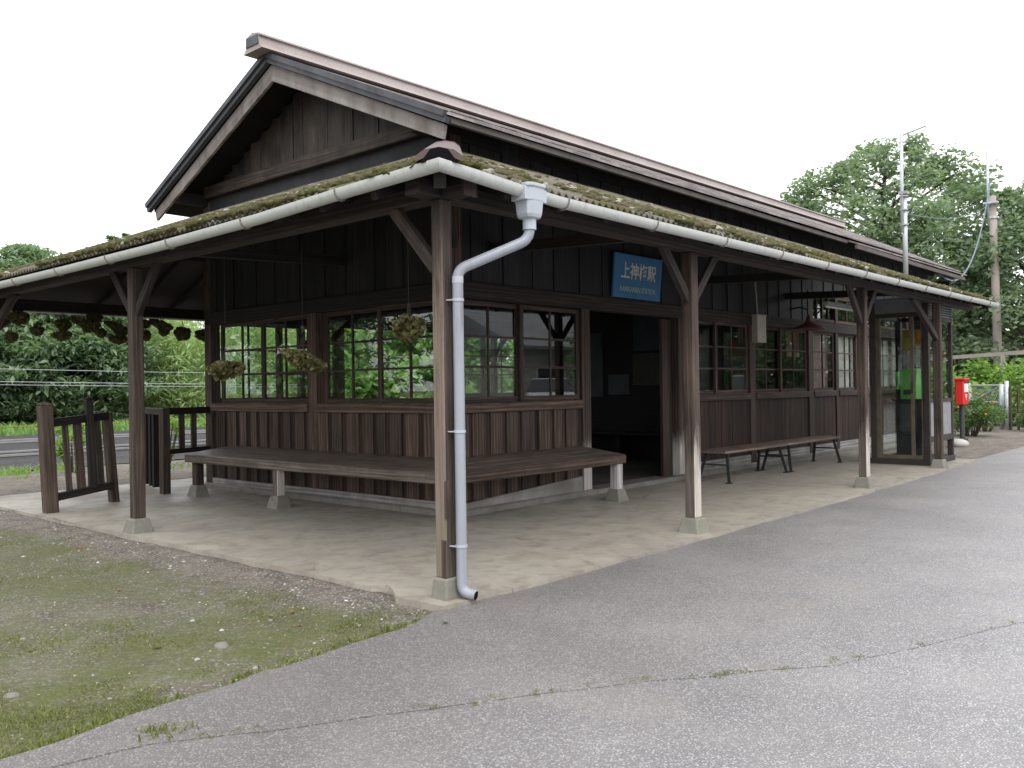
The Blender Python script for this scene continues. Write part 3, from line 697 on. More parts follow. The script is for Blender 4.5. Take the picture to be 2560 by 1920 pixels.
# roof boards and rafters below the sheets
m = MB()
def under(pts, dz, th):
    m.loft([[(x, y, z+dz) for x, y, z in pts], [(x, y, z+dz-th) for x, y, z in pts]])
e = .07
under([(VE+e, VE+e, VZ+SL*e), (VX1-.03, VE+e, VZ+SL*e), (VX1-.03, VW-.03, VZW), (VW-.03, VW-.03, VZW)], -.03, .015)
under([(VE+e, VE+e, VZ+SL*e), (VW-.03, VW-.03, VZW), (VW-.03, WY1, VZW), (VE+e+SL*0+(VY1-WY1)-e, WY1, VZ+SL*(VY1-WY1)), (VE+e, VY1-e, VZ+SL*e)], -.03, .015)
under([(VE+e, VY1-e, VZ+SL*e), (VE+(VY1-WY1), WY1+.01, VZ+SL*(VY1-WY1)), (12, WY1+.01, VZ+SL*(VY1-WY1)), (12, VY1-e, VZ+SL*e)], -.03, .015)
m.build('roof_boards', M['beam_dark'], SB)
m = MB()
def rafter(p0, p1): m.bar((p0[0], p0[1], p0[2]-.078), (p1[0], p1[1], p1[2]-.078), .045, .06)
x = .2
while x < VX1:
    u = min(run, x-VE); rafter((x, VE+.06, VZ+SL*.06), (x, VE+u-.04, VZ+SL*(u-.04))); x += .455
y = .2
while y < 7.2:
    u = min(run, y-VE, VY1-y if y > 6.05 else 9)
    if u > .15: rafter((VE+.06, y, VZ+SL*.06), (VE+u-.04, y, VZ+SL*(u-.04)))
    y += .455
x = 1.3
while x < 12: rafter((x, VY1-.06, VZ+SL*.06), (x, WY1, VZ+SL*(VY1-WY1))); x += .455
m.bar((VE+.08, VE+.08, VZ-.05), (VW, VW, VZW-.09), .06, .09); m.bar((VE+.08, VY1-.08, VZ-.05), (VE+(VY1-WY1), WY1, VZ+SL*(VY1-WY1)-.09), .06, .09)
m.build('rafters', M['beam_dark'], SB)
# beams on the posts, tie beams to the wall
m = MB(); m.box((-.25, -.095, 2.10), (VX1-.12, .015, 2.235)); m.build('verandah_beam', M['beam'], SB, bevel=.005)
m = MB(); m.box((-.095, -.25, 2.103), (.015, -.097, 2.238)); m.box((-.095, .017, 2.10), (.015, 7.15, 2.235)); m.build('verandah_beam', M['beam'], SB, bevel=.005)
m = MB(); m.box((.058, 6.945, 2.03), (12, 7.055, 2.15)); m.build('verandah_beam', M['beam_dark'], SB)
POSTS = [((-.05, -.05), 'post_old', .041, 1), ((2.555, -.03), 'post_white', .046, 1), ((6.11, -.03), 'post_white', .045, 1), ((8.75, -.03), 'post_side', .047, 1), ((-.03, 3.48), 'post_side', .046, 1), ((-.03, 7.0), 'post_side', .046, 1), ((4, 7.0), 'post_side', .046, 1), ((8, 7.0), 'post_side', .046, 1)]
for (px, py), mt, hw, _ in POSTS:
    m = MB(); m.box((px-hw, py-hw, .108), (px+hw, py+hw, 2.10)); po = m.build('verandah_post', M[mt], SB, bevel=.008)
    if px == -.05:
        m = MB(); m.box((px-hw-.002, py-hw-.003, .42), (px-.012, py-hw+.004, .62)); m.box((px-hw-.003, py-hw-.002, .11), (px-hw+.004, py-.008, .31)); m.build('patch_board', M['post_side'], po, bevel=.002)
    m = MB(); m.frustum(px, py, -.06 if px == -.05 else -.01, .112, .068 if px == -.05 else .092, .05 if px == -.05 else .066)
    m.build('footing', M['stone'], po, bevel=.012, seg=2)
    m = MB(); bl = .40
    if -.1 < py < .1:
        if px == 8.75: m.bar((px-.04, py, 1.66), (px-1.0, py, 2.12), .055, .08)
        else:
            if px > 0: m.bar((px-.04, py, 1.74), (px-bl, py, 2.13), .045, .07)
            if px > 0: m.bar((px+.04, py, 1.74), (px+bl, py, 2.13), .045, .07)
    if px < .1 and py < 6.9:
        m.bar((px, py+.04, 1.74), (px, py+bl, 2.13), .045, .07)
        if py > .1: m.bar((px, py-.04, 1.74), (px, py-bl, 2.13), .045, .07)
    if py == 7.0:
        if px < .1: m.bar((px, py-.04, 1.60), (px, py-1.0, 2.12), .055, .085)
        m.bar((px+.04, py, 1.72), (px+.4, py, 2.06), .05, .07)
    m.build('brace', M['beam_grey' if px == -.05 else 'beam'], po, bevel=.004)
    if -.1 < py < .1 and px > .1:
        m = MB(); m.bar((px, .1, 2.275), (px, WY, 2.36), .09, .09); m.build('tie_beam', M['beam_dark'], SB)
    if px < .1 and .1 < py < 6.9:
        m = MB(); m.bar((.1, py, 2.275), (WX, py, 2.36), .09, .09); m.build('tie_beam', M['beam_dark'], SB)
m = MB(); m.bar((.15, .15, 2.29), (WX, WY, 2.36), .09, .09); m.build('tie_beam', M['beam_dark'], SB)
m = MB(); m.box((-.09, -.258, 2.09), (.01, -.25, 2.2)); m.build('beam_end_block', M['beam_grey'], SB)
# hip cap, reddish sheet at the corner
m = MB(); hx = Vector((1, 1, SL)).normalized(); A = Vector((VE-.02, VE-.02, VZ+.012)); sd_ = Vector((1, -1, 0)).normalized()
def hipsec(t, wd=.115, h=.038):
    c = A+Vector((1, 1, SL))*t+Vector((0, 0, .012))
    return [c+sd_*wd+Vector((0, 0, -.028)), c+sd_*wd+Vector((0, 0, .0)), c+sd_*wd*.62+Vector((0, 0, h*.85)), c+Vector((0, 0, h*1.15)), c-sd_*wd*.62+Vector((0, 0, h*.85)), c-sd_*wd+Vector((0, 0, 0)), c-sd_*wd+Vector((0, 0, -.028)), c+Vector((0, 0, h*.55))]
m.loft([hipsec(.045), hipsec(.06), hipsec(.5), hipsec(2.36)]); HC = m.build('hip_cap', plain('red_brown_hip_sheet', (.07, .042, .039), .5, .5, 0, (.09, .055, .05), .5, 8), VR)
m = MB(); c = A+Vector((1, 1, SL))*.040+Vector((0, 0, .018))
m.prism([c+sd_*.088+Vector((0, 0, -.035)), c+sd_*.043+Vector((0, 0, .028)), c+Vector((0, 0, .038)), c-sd_*.043+Vector((0, 0, .028)), c-sd_*.088+Vector((0, 0, -.035))], (.02, .02, 0)); m.build('hollow_shade_end', M['black'], HC)  # solid black plug painted as the shaded hollow under the cap

# gutters: half-round troughs with brackets, raised at the corner
M['bracket'] = plain('dull_bracket', (.22, .195, .165), .7, .4, .2, (.36, .35, .33), .6, 20)
GR = .039
def trough(pts, name, ends=True):
    m = MB(); rings = []
    P = [Vector(p) for p in pts]
    for i, p in enumerate(P):
        t0 = (P[i]-P[i-1]).normalized() if i else (P[1]-P[0]).normalized()
        t1 = (P[i+1]-P[i]).normalized() if i < len(P)-1 else t0
        t = (t0+t1); t.z = 0; t.normalize(); sdv = Vector((t.y, -t.x, 0)); k = 1/max(.5, math.cos(t0.angle(t1)/2))
        ring = []
        for a in np.linspace(0, PI, 17): ring.append(p+sdv*(k*GR*math.cos(a))+Vector((0, 0, -GR*1.22*math.sin(a))))
        ring[0] += Vector((0, 0, .006)); 
        for a in np.linspace(PI, 0, 17): ring.append(p+sdv*(k*(GR-.005)*math.cos(a))+Vector((0, 0, -(GR-.005)*1.22*math.sin(a))))
        rings.append(ring)
    m.loft(rings); g_ = m.build(name, M['pvc'], SB, smooth=True); g_.data.set_sharp_from_angle(angle=math.radians(35))
GY = -.345
zc = 2.197
front_g = [(GY, GY, zc), (-.05, GY, zc-.016), (.22, GY, 2.166), (.55, GY, 2.154), (1.6, GY, 2.152), (4, GY, 2.158), (7, GY, 2.166), (VX1+.02, GY, 2.178)]
side_g = [(GY, VY1+.02, 2.13), (GY, 6, 2.135), (GY, 4, 2.128), (GY, 2.6, 2.13), (GY, 1.2, 2.150), (GY, .4, 2.178), (GY, GY, zc)]
trough(side_g[:-1]+front_g, 'gutter')
trough([(12, VY1+.015, 2.09), (.0, VY1+.015, 2.09)], 'gutter')
def gz_at(pl, i, v):
    for a, b in zip(pl, pl[1:]):
        lo, hi = sorted((a[i], b[i]))
        if lo <= v <= hi: t = (v-a[i])/(b[i]-a[i]) if b[i] != a[i] else 0; return a[2]+(b[2]-a[2])*t
    return 2.15
def bracket(p, d):
    m = MB(); p = Vector(p); d = Vector(d)
    prev = None
    for a in np.linspace(-.15, PI+.15, 12):
        q = p+d*((GR+.004)*math.cos(a))+Vector((0, 0, -(GR+.004)*1.22*math.sin(a)))
        if prev is not None: m.bar(prev, q, .011, .004, d.cross(Vector((0, 0, 1))), .001)
        prev = q
    m.bar(p-d*(GR), p-d*(GR+.12)+Vector((0, 0, .03)), .018, .005)
    m.build('gutter_bracket', M['bracket'], SB)
x = .62
while x < VX1: bracket((x, GY, gz_at(front_g, 0, x)), (0, -1, 0)); x += .93
y = .42
while y < VY1: bracket((GY, y, gz_at(side_g, 1, y)), (-1, 0, 0)); y += .93
# corner joint sleeve
m = MB(); 
# hopper and downpipe
hx_, hy_ = .322, GY
m = MB()
def oct_(cx, cy, z, a, b, ch=.35):
    return [(cx-a, cy-b*(1-ch), z), (cx-a*(1-ch), cy-b, z), (cx+a*(1-ch), cy-b, z), (cx+a, cy-b*(1-ch), z), (cx+a, cy+b*(1-ch), z), (cx+a*(1-ch), cy+b, z), (cx-a*(1-ch), cy+b, z), (cx-a, cy+b*(1-ch), z)]
m.loft([oct_(hx_, hy_, 2.19, .080, .074), oct_(hx_, hy_, 2.172, .080, .074), oct_(hx_, hy_, 2.168, .071, .067), oct_(hx_, hy_, 2.10, .069, .065), oct_(hx_, hy_, 2.097, .066, .062), oct_(hx_, hy_, 2.03, .060, .056), oct_(hx_, hy_, 2.012, .052, .05), oct_(hx_, hy_, 2.006, .036, .036)])
m.box((hx_-.09, hy_-.05, 2.098), (hx_+.09, hy_+.05, 2.168)); m.build('rain_hopper', M['hopper'], SB, bevel=.003)
pr_ = .0285
PX, PY = -.018, -.133
def arc(p0, p1, p2, r, n=6):
    p0, p1, p2 = Vector(p0), Vector(p1), Vector(p2); a = (p0-p1).normalized(); b = (p2-p1).normalized()
    s_, e_ = p1+a*r, p1+b*r; return [s_*(1-t)**2+p1*(2*t*(1-t))+e_*t*t for t in np.linspace(0, 1, n)]
top = (hx_, hy_, 2.03); e1 = (hx_, hy_, 1.90); e2 = (PX, PY, 1.725); e3 = (PX, PY, .035); e4 = (PX+.07, PY-.045, .0)
path = [top]+arc(top, e1, e2, .06)+arc(e1, e2, e3, .05)+arc(e2, (PX, PY, .035), (PX+.035, PY-.10, .018), .045)+[(PX+.026, PY-.075, .022)]
m = MB(); m.tube(path, pr_, 18); DP = m.build('downpipe', M['pipe'], SB, smooth=True)
m = MB(); q = Vector(path[-1]); dq = (Vector(path[-1])-Vector(path[-2])).normalized(); m.tube([q-dq*.01, q+dq*.0015], pr_*.82, 18); m.build('outlet_shade', M['black'], DP)  # black disc painted as the dark inside of the pipe mouth
m = MB(); m.tube([(hx_, hy_, 2.015), (hx_, hy_, 1.95)], pr_*1.28, 18); m.build('pipe_collar', M['hopper'], DP)
m = MB(); m.tube([(PX, PY, 1.655), (PX, PY, 1.69)], pr_*1.06, 18); m.build('pipe_collar', M['hopper'], DP)
for z in (1.56, .87, .27):
    m = MB(); m.tube([(PX, PY, z), (PX, PY, z+.014)], pr_*1.13, 18); m.bar((PX-.03, PY+.01, z+.007), (PX-.045, PY+.06, z+.007), .012, .006); m.build('pipe_clamp', M['hopper'], DP)

# moss cushions on the verandah roof (nobody could count them)
def ico(sub=1):
    bm = bmesh.new(); bmesh.ops.create_icosphere(bm, subdivisions=sub, radius=1.0)
    V = np.array([v.co[:] for v in bm.verts]); F = np.array([[v.index for v in f.verts] for f in bm.faces]); bm.free(); return V, F
IV, IF = ico(2)
def blobs(name, centers, sizes, mat, flat=.45, parent=None, jag=.36, V0=IV, F0=IF):
    n = len(centers); k = len(V0)
    sc_ = np.array(sizes)[:, None]*rng.uniform(.75, 1.3, (n, 3)); sc_[:, 2] *= flat
    V = V0[None]*(1+rng.uniform(-jag, jag, (n, k, 1)))*sc_[:, None, :]
    a = rng.uniform(0, 2*PI, n); ca, sa = np.cos(a)[:, None], np.sin(a)[:, None]
    X = V[:, :, 0]*ca-V[:, :, 1]*sa; Y = V[:, :, 0]*sa+V[:, :, 1]*ca
    V = np.stack([X, Y, V[:, :, 2]], -1)+np.array(centers)[:, None, :]
    F = (F0[None]+(np.arange(n)*k)[:, None, None]).reshape(-1, 3)
    return np_mesh(name, V.reshape(-1, 3), F, mat, parent, True)
C_, S_ = [], []
def try_moss(wing, s, u):
    x, y = (s, VE+u) if wing == 0 else (VE+u, s)
    d = mnoise.fractal(Vector((s*1.1, u*2.2, 3.1+wing)), 1.0, 2.0, 4)+.3-.24*max(0, u-.9)
    if wing == 0 and s < 1.3: d -= .38
    if d < random.uniform(.0, .45): return
    r = random.uniform(.012, .036)*(1.2 if u < .5 else .8)
    C_.append((x, y, VZ+SL*u+.006+r*.1)); S_.append(r)
for _ in range(15000):
    s = random.uniform(-.2, VX1-.05); u = abs(random.gauss(0, .55))
    if u < min(run, s-VE): try_moss(0, s, u+.01)
for _ in range(15000):
    s = random.uniform(-.2, 7.1); u = abs(random.gauss(0, .6))
    if u < min(run, s-VE, VY1-s if s > 6.05 else 9): try_moss(1, s, u+.01)
tag(blobs('roof_moss', C_, S_, M['moss'], .55), 'olive moss cushions growing on the corrugated verandah roof', 'moss', kind='stuff')

# ------------------------------------------------------------------ foliage helpers
def leaf_cards(P, size, aspect=.5, upb=.5, droop=0.0):
    """diamond leaves at points P; returns verts and faces"""
    n = len(P); sz = size*rng.uniform(.6, 1.35, n)
    d = rng.normal(size=(n, 3)); d[:, 2] = d[:, 2]*.5-droop; d /= np.linalg.norm(d, axis=1)[:, None]
    nn = rng.normal(size=(n, 3)); nn[:, 2] += upb*3; s = np.cross(d, nn); s /= np.linalg.norm(s, axis=1)[:, None]+1e-6
    nrm = np.cross(s, d)
    a = P-d*sz[:, None]*.5; b = P+s*(sz*aspect*.5)[:, None]+nrm*(sz*.08)[:, None]; c = P+d*sz[:, None]*.5-np.array([0, 0, 1])*(sz*droop*.3)[:, None]; e = P-s*(sz*aspect*.5)[:, None]+nrm*(sz*.08)[:, None]
    V = np.stack([a, b, c, e], 1).reshape(-1, 3); F = np.arange(n*4).reshape(-1, 4)
    return V, F
def clump_points(centers, radii, per, flat=.7, shell=.55):
    out = []
    for c, r in zip(centers, radii):
        k = int(per*rng.uniform(.7, 1.3)); d = rng.normal(size=(k, 3)); d /= np.linalg.norm(d, axis=1)[:, None]
        rad = r*(shell+(1-shell)*rng.random(k))*np.where(rng.random(k) < .25, rng.random(k), 1)
        p = d*rad[:, None]; p[:, 2] *= flat; out.append(np.array(c)+p)
    return np.concatenate(out)
def tree(name, loc, h, spread, crown0, nclump, per, leaf, mat, label, group, r_cl=.9, upb=.5, seed=0, trunk_r=.16, shape='round', droop=0.0, aspect=.5, flat=.7):
    global rng
    rng = np.random.default_rng(100+seed); rr = random.Random(seed)
    T = empty(name, loc, label, 'tree', group); L = Vector(loc)
    m = MB(); bend = Vector((rr.uniform(-.4, .4), rr.uniform(-.4, .4), 0))
    pts = [L+Vector((0, 0, -.3))]+[L+bend*(t*t)+Vector((0, 0, h*.86*t)) for t in np.linspace(.12, 1, 6)]
    m.tube(pts, [trunk_r*1.25]+[trunk_r*(1-.85*t) for t in np.linspace(.05, 1, 6)], 8)
    cs, rs = [], []
    for i in range(nclump):
        t = (i+.5)/nclump; z = crown0+(h-crown0)*t
        if shape == 'cone': prof = (1-t)**.75*.95+.05
        else: prof = math.sin(PI*min(1, .12+.86*t))**.6
        a = i*2.399+rr.uniform(-.5, .5); q = spread*prof*rr.uniform(.35, 1.0)**.5
        c = L+Vector((q*math.cos(a), q*math.sin(a), z+rr.uniform(-.4, .4)))
        cs.append(c); rs.append(r_cl*rr.uniform(.6, 1.25)*(1-.35*t))
        base = L+bend*.3+Vector((0, 0, max(.4, z-q*(.5 if shape != 'cone' else .1))))
        if i % 2 == 0: m.tube([base, base.lerp(c, .55)+Vector((0, 0, .12)), c], [trunk_r*.32, trunk_r*.2, trunk_r*.06], 5)
    m.build('trunk', M['bark'], T, smooth=True)
    P = clump_points([tuple(c) for c in cs], rs, per, flat)
    V, F = leaf_cards(P, leaf, aspect, upb, droop); np_mesh('crown', V, F, M[mat], T)
    return T
def shrub(name, loc, size, n, leaf, mat, label, cat='shrub', group=None, nc=14, aspect=.6, upb=.4, seed=0, kind=None, stems=True, flat=.8):
    global rng
    rng = np.random.default_rng(500+seed); L = np.array(loc)
    T = empty(name, loc, label, cat, group)
    if kind: T['kind'] = kind
    cs = L+rng.uniform(-1, 1, (nc, 3))*np.array([size[0], size[1], 0])*.7+np.stack([0*np.arange(nc), 0*np.arange(nc), rng.uniform(.25, .85, nc)*size[2]], 1)
    P = clump_points(cs, rng.uniform(.28, .5, nc)*min(size), n//nc, flat)
    P = P[P[:, 2] > loc[2]+.02]
    V, F = leaf_cards(P, leaf, aspect, upb); np_mesh('foliage', V, F, M[mat], T)
    m = MB()
    for c in cs[:10]: m.tube([(loc[0]+(c[0]-loc[0])*.3, loc[1]+(c[1]-loc[1])*.3, loc[2]-.05), tuple(c)], [.02, .008], 5)
    m.build('stem', M['bark'], T); return T

# ------------------------------------------------------------------ benches
B = empty('corner_bench', (1.43, 1.43, 0), 'long L-shaped plank bench wrapping the building corner', 'bench')
BZ = .475; bf = 1.43
m = MB(); BF = .450
def zt_(d): return BF+.060*d/.545                                  # the old seat has sagged towards its front
ws = [0, .14, .285, .43, .545]
for a, b in zip(ws, ws[1:]):                                       # mitred at the corner
    x0, x1 = bf+a+.002, bf+b-.002; e_ = random.uniform(0, .004); za, zb = zt_(a)-e_, zt_(b)-e_
    m.loft([[(x0, x0, za-.045), (x1, x1, zb-.045), (x1, x1, zb), (x0, x0, za)], [(x0, 5.45, za-.045), (x1, 5.45, zb-.045), (x1, 5.45, zb), (x0, 5.45, za)]])
m.build('seat', M['bench'], B, bevel=.005)
m = MB()
for a, b in zip(ws, ws[1:]):
    y0, y1 = bf+a+.002, bf+b-.002; e_ = random.uniform(0, .004); za, zb = zt_(a)-e_, zt_(b)-e_
    m.loft([[(y0+.004, y0, za-.045), (y1+.004, y1, zb-.045), (y1+.004, y1, zb), (y0+.004, y0, za)], [(3.80, y0, za-.045), (3.80, y1, zb-.045), (3.80, y1, zb), (3.80, y0, za)]])
m.build('seat', M['bench'], B, bevel=.005)
m = MB(); m.bar((bf+.012, bf-.012, BF-.046), (bf+.012, 5.46, BF-.046), .05, .088); m.build('front_rail', M['bench'], B, bevel=.012, seg=2)
m = MB(); m.bar((bf+.039, bf+.010, BF-.048), (3.81, bf+.010, BF-.048), .05, .088); m.build('front_rail', M['bench_edge'], B, bevel=.012, seg=2)
BZ = BF-.03
for x, y, mt, s in ((3.735, 1.485, 'leg_white', .045), (1.485, 3.80, 'post_white', .042), (1.52, 5.36, 'post_side', .045)):
    m = MB(); m.box((x-s, y-s, .10), (x+s, y+s, BZ-.055)); lg = m.build('leg', M[mt], B, bevel=.006)
    m = MB(); m.frustum(x, y, -.01, .115, .088, .060); m.build('footing', M['stone'], lg, bevel=.008)

def metal_bench(x0, x1, label):
    y0, y1, z = 1.30, 1.66, .365
    T = empty('iron_leg_bench', (x0, y0, 0), label, 'bench', 'plank benches on iron legs')
    m = MB()
    for a, b in ((y0, y0+.115), (y0+.12, y0+.238), (y0+.243, y1)): m.box((x0, a, z-.035), (x1, b, z-random.uniform(0, .003)))
    m.build('seat', M['bench2'], T, bevel=.006)
    for xx, s in ((x0+.13, -1), (x1-.13, 1)):
        m = MB(); m.bar((xx, y0+.02, z-.045), (xx, y1-.02, z-.045), .04, .012); 
        for yy, d in ((y0+.05, -.06), (y1-.05, .06)):
            m.bar((xx, yy, z-.05), (xx+s*.07, yy+d, .012), .035, .012, (1, 0, 0)); m.box((xx+s*.07-.035, yy+d-.03, .0), (xx+s*.07+.035, yy+d+.03, .012))
        m.bar((xx+s*.03, y0+.02, .2), (xx+s*.03, y1-.02, .2), .012, .02)
        m.build('leg', M['iron'], T)
    return T
metal_bench(5.58, 7.19, 'low plank bench on splayed iron legs, the one nearer the station entrance')
metal_bench(7.20, 8.93, 'low plank bench on splayed iron legs, the one ending beside the phone booth')

# ------------------------------------------------------------------ station sign
S = empty('station_sign', (4.84, 1.97, 2.29), 'blue station name board with cream lettering hung above the entrance', 'sign')
SM = Matrix.Translation((4.84, 1.935, 2.29)) @ Matrix.Rotation(math.radians(5), 4, 'X')
m = MB(); m.box((-.465, -.014, -.235), (.465, .014, .235), SM); m.build('board', M['blue_sign'], S, bevel=.004)
def text(body, name, size, x, z, mat, parent, mtx, sx=1.0, align='CENTER', off=-.0165, bold=0.0):
    c = bpy.data.curves.new(name, 'FONT'); c.body = body; c.size = size; c.align_x = align; c.align_y = 'CENTER'; c.extrude = .0012; c.offset = bold
    o = bpy.data.objects.new(name, c); COL.objects.link(o); c.materials.append(mat)
    dg = bpy.context.evaluated_depsgraph_get(); me = bpy.data.meshes.new_from_object(o.evaluated_get(dg)); bpy.data.objects.remove(o); o = bpy.data.objects.new(name, me); COL.objects.link(o); me.materials.clear(); me.materials.append(mat)
    o.parent = parent
    o.matrix_local = Matrix.Translation(-world_off(parent)) @ mtx @ Matrix.Translation((x, off, z)) @ Matrix.Rotation(PI/2, 4, 'X') @ Matrix.Diagonal((sx, 1, 1, 1))
    return o
text('上神梅駅', 'lettering', .19, 0, .045, M['cream_paint'], S, SM, .9, bold=.0018)
text('KAMIKANBAI STATION', 'lettering', .08, 0, -.14, M['pale_paint'], S, SM, .84, bold=.001)

# white meter box on the wall, fluorescent lamp, enamel lamp
T = empty('wall_box', (7.66, 1.95, 1.87), 'narrow beige enamel box fixed to the wall post above the bench', 'box')
m = MB(); m.box((7.60, 1.87, 1.66), (7.86, 1.962, 2.02)); m.build('case', M['beige'], T, bevel=.006)
m = MB(); m.box((7.585, 1.862, 2.02), (7.875, 1.965, 2.035)); m.build('lid', M['beige'], T, bevel=.003)
m = MB(); m.tube([(7.70, 1.92, 2.035), (7.70, 1.945, 2.5)], .012, 8); m.build('conduit', M['beige'], T)
T = empty('fluorescent_lamp', (8.2, .95, 2.1), 'unlit fluorescent strip lamp hung under the verandah roof', 'lamp')
m = MB(); m.box((7.55, .90, 2.09), (8.75, .98, 2.13)); m.build('housing', M['grey_light'], T, bevel=.004)
m = MB(); m.tube([(7.58, .94, 2.07), (8.72, .94, 2.07)], .016, 10); m.build('tube', M['white'], T, smooth=True)
m = MB()
for x in (7.8, 8.5): m.tube([(x, .94, 2.13), (x, .94, 2.6)], .006, 5)
m.build('hanger', M['iron'], T)
T = empty('enamel_lamp', (8.9, 1.72, 1.9), 'old rust red enamel lamp shade on a bracket by the office windows', 'lamp')
rings = []
for r, z in ((.03, 2.06), (.035, 2.0), (.06, 1.97), (.16, 1.92), (.235, 1.885), (.24, 1.875), (.23, 1.878), (.15, 1.91), (.05, 1.95)):
    rings.append([(8.9+r*math.cos(a), 1.72+r*math.sin(a), z) for a in np.linspace(0, 2*PI, 20, endpoint=False)])
m = MB(); m.loft(rings); m.build('lamp_shade', plain('rust_red_enamel', (.17, .075, .06), .5, .5), T, smooth=True)
m = MB(); m.tube([(8.9, 1.72, 2.05), (8.9, 1.74, 2.16), (8.9, 1.85, 2.2), (8.9, 1.99, 2.18)], .012, 8); m.build('bracket', M['iron'], T, smooth=True)

# ------------------------------------------------------------------ inside the waiting room
def poster(x, y0, y1, z0, z1, mat, label, lines=True):
    T = empty('poster', (x, (y0+y1)/2, z0), label, 'poster')
    m = MB(); m.box((x-.006, y0, z0), (x, y1, z1)); m.build('sheet', mat, T)
paper = plain('old_notice_paper', (.075, .085, .095), .7, .3, 0, (.05, .056, .064), .6, 3)
poster(7.615, 4.40, 4.66, .95, 1.92, paper, 'tall grey notice panel on the dark wall inside the entrance')
poster(7.615, 3.38, 3.86, 1.12, 1.58, plain('tan_map_board', (.06, .054, .045), .7, .3), 'brown framed map board inside the dark entrance')
poster(7.615, 3.93, 4.3, .98, 1.28, paper, 'small pale timetable sheet low on the wall inside the entrance')
poster(7.615, 3.40, 3.84, 1.62, 2.15, plain('dark_blue_poster', (.03, .042, .06), .5, .5), 'dark blue poster high on the wall inside the entrance', False)
T = empty('waiting_room_bench', (7.3, 3, 0), 'dark slatted bench along the inner wall behind the entrance', 'bench')
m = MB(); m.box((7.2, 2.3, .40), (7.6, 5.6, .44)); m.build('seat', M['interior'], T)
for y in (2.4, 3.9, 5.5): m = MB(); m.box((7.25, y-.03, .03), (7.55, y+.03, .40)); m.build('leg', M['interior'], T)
# curtains and cloths behind the office windows
def curtain(x0, x1, mat, label, z0=1.0, z1=1.95, y=2.10):
    m = MB(); n = int((x1-x0)/.02); P = [(x0+(x1-x0)*i/n, y+.018*math.sin(i*.9)+.008*math.sin(i*.37)) for i in range(n+1)]
    m.loft([[(px, py, z0), (px, py, z1), (px, py+.004, z1), (px, py+.004, z0)] for px, py in P])
    tag(m.build('curtain', mat, None, smooth=False), label, 'curtain')
curtain(9.0, 9.42, M['pink'], 'faded pink curtain edge behind the dark office window before the pale curtains', 1.5)
curtain(9.68, 10.5, plain('pale_pink_curtain', (.66, .42, .43), .9, .1), 'pale pink curtain behind the single office window')
curtain(10.68, 11.45, M['curtain'], 'off-white curtain behind the office window next to the phone booth')
curtain(11.50, 12.36, M['curtain'], 'off-white curtain seen past the verandah post near the phone booth')
curtain(12.56, 13.9, M['curtain'], 'off-white curtain seen through the glass of the phone booth')

# ------------------------------------------------------------------ ticket gate railings
T = empty('wicket_railing', (0, 5.29, 0), 'leaning weathered wooden wicket railing with one tall pole, free standing', 'railing')
def lerp(a, b, t): return tuple(a[i]+(b[i]-a[i])*t for i in range(3))
A0, A1 = (0, 5.29, 0), (.72, 5.60, 0)
m = MB(); m.bar((-.0, 5.29, -.01), (-.045, 5.29, 1.0), .112, .112, (0, 1, 0)); m.frustum(-.0455, 5.29, 1.0, 1.03, .056, .03); m.build('post', M['post_side'], T, bevel=.008)
m = MB(); m.bar((.73, 5.60, -.01), (.66, 5.60, .91), .085, .085, (0, 1, 0)); m.build('post', M['post_side'], T, bevel=.008)
d0 = .02
m = MB(); m.bar((.0, 5.31, .835), (.66, 5.585, .88), .06, .075); m.build('top_rail', M['beam_dark'], T, bevel=.004)
m = MB(); m.bar((.04, 5.31, .135), (.70, 5.585, .175), .07, .07); m.build('bottom_rail', M['beam'], T, bevel=.004)
for t, wd in ((.26, .05), (.46, .075), (.68, .055), (.80, .06)):
    p = lerp((.0, 5.31, 0), (.68, 5.585, 0), t); m = MB()
    m.bar((p[0]+.03, p[1], .17), (p[0]-.01, p[1], .84), wd, .03, (0, 1, 0)); m.build('slat', M['post_side'], T)
m = MB(); m.bar((.46, 5.46, .17), (.425, 5.46, 1.05), .07, .06, (0, 1, 0)); m.frustum(.425, 5.46, 1.05, 1.075, .032, .015); m.build('pole', M['beam_dark'], T, bevel=.006)
T = empty('gate_railing', (1.39, 5.83, 0), 'dark wooden ticket gate railing joined to the far building corner', 'railing')
m = MB(); m.box((1.345, 5.785, -.01), (1.435, 5.875, .93)); m.build('post', M['post_side'], T, bevel=.006)
m = MB(); m.bar((1.40, 5.83, .90), (2.07, 6.04, .90), .075, .075); m.build('top_rail', M['beam_dark'], T, bevel=.004)
m = MB(); m.bar((1.43, 5.84, .455), (2.07, 6.03, .455), .06, .055); m.build('middle_rail', M['beam_dark'], T, bevel=.004)
for t in (.33, .62):
    p = lerp((1.43, 5.84, 0), (2.03, 6.03, 0), t); m = MB(); m.bar((p[0], p[1], .48), (p[0], p[1], .865), .06, .03, (0, 1, 0)); m.build('slat', M['post_side'], T)
m = MB(); m.bar((1.40, 5.87, .895), (1.72, 7.0, .895), .08, .07); m.build('top_rail', M['beam_grey'], T, bevel=.004)
for y, x in ((6.30, 1.525), (6.50, 1.58), (6.72, 1.64), (6.95, 1.705)):
    m = MB(); m.bar((x, y, .03), (x, y, .86), .075, .045, (0, 1, 0)); m.build('slat', M['beam_dark'], T)

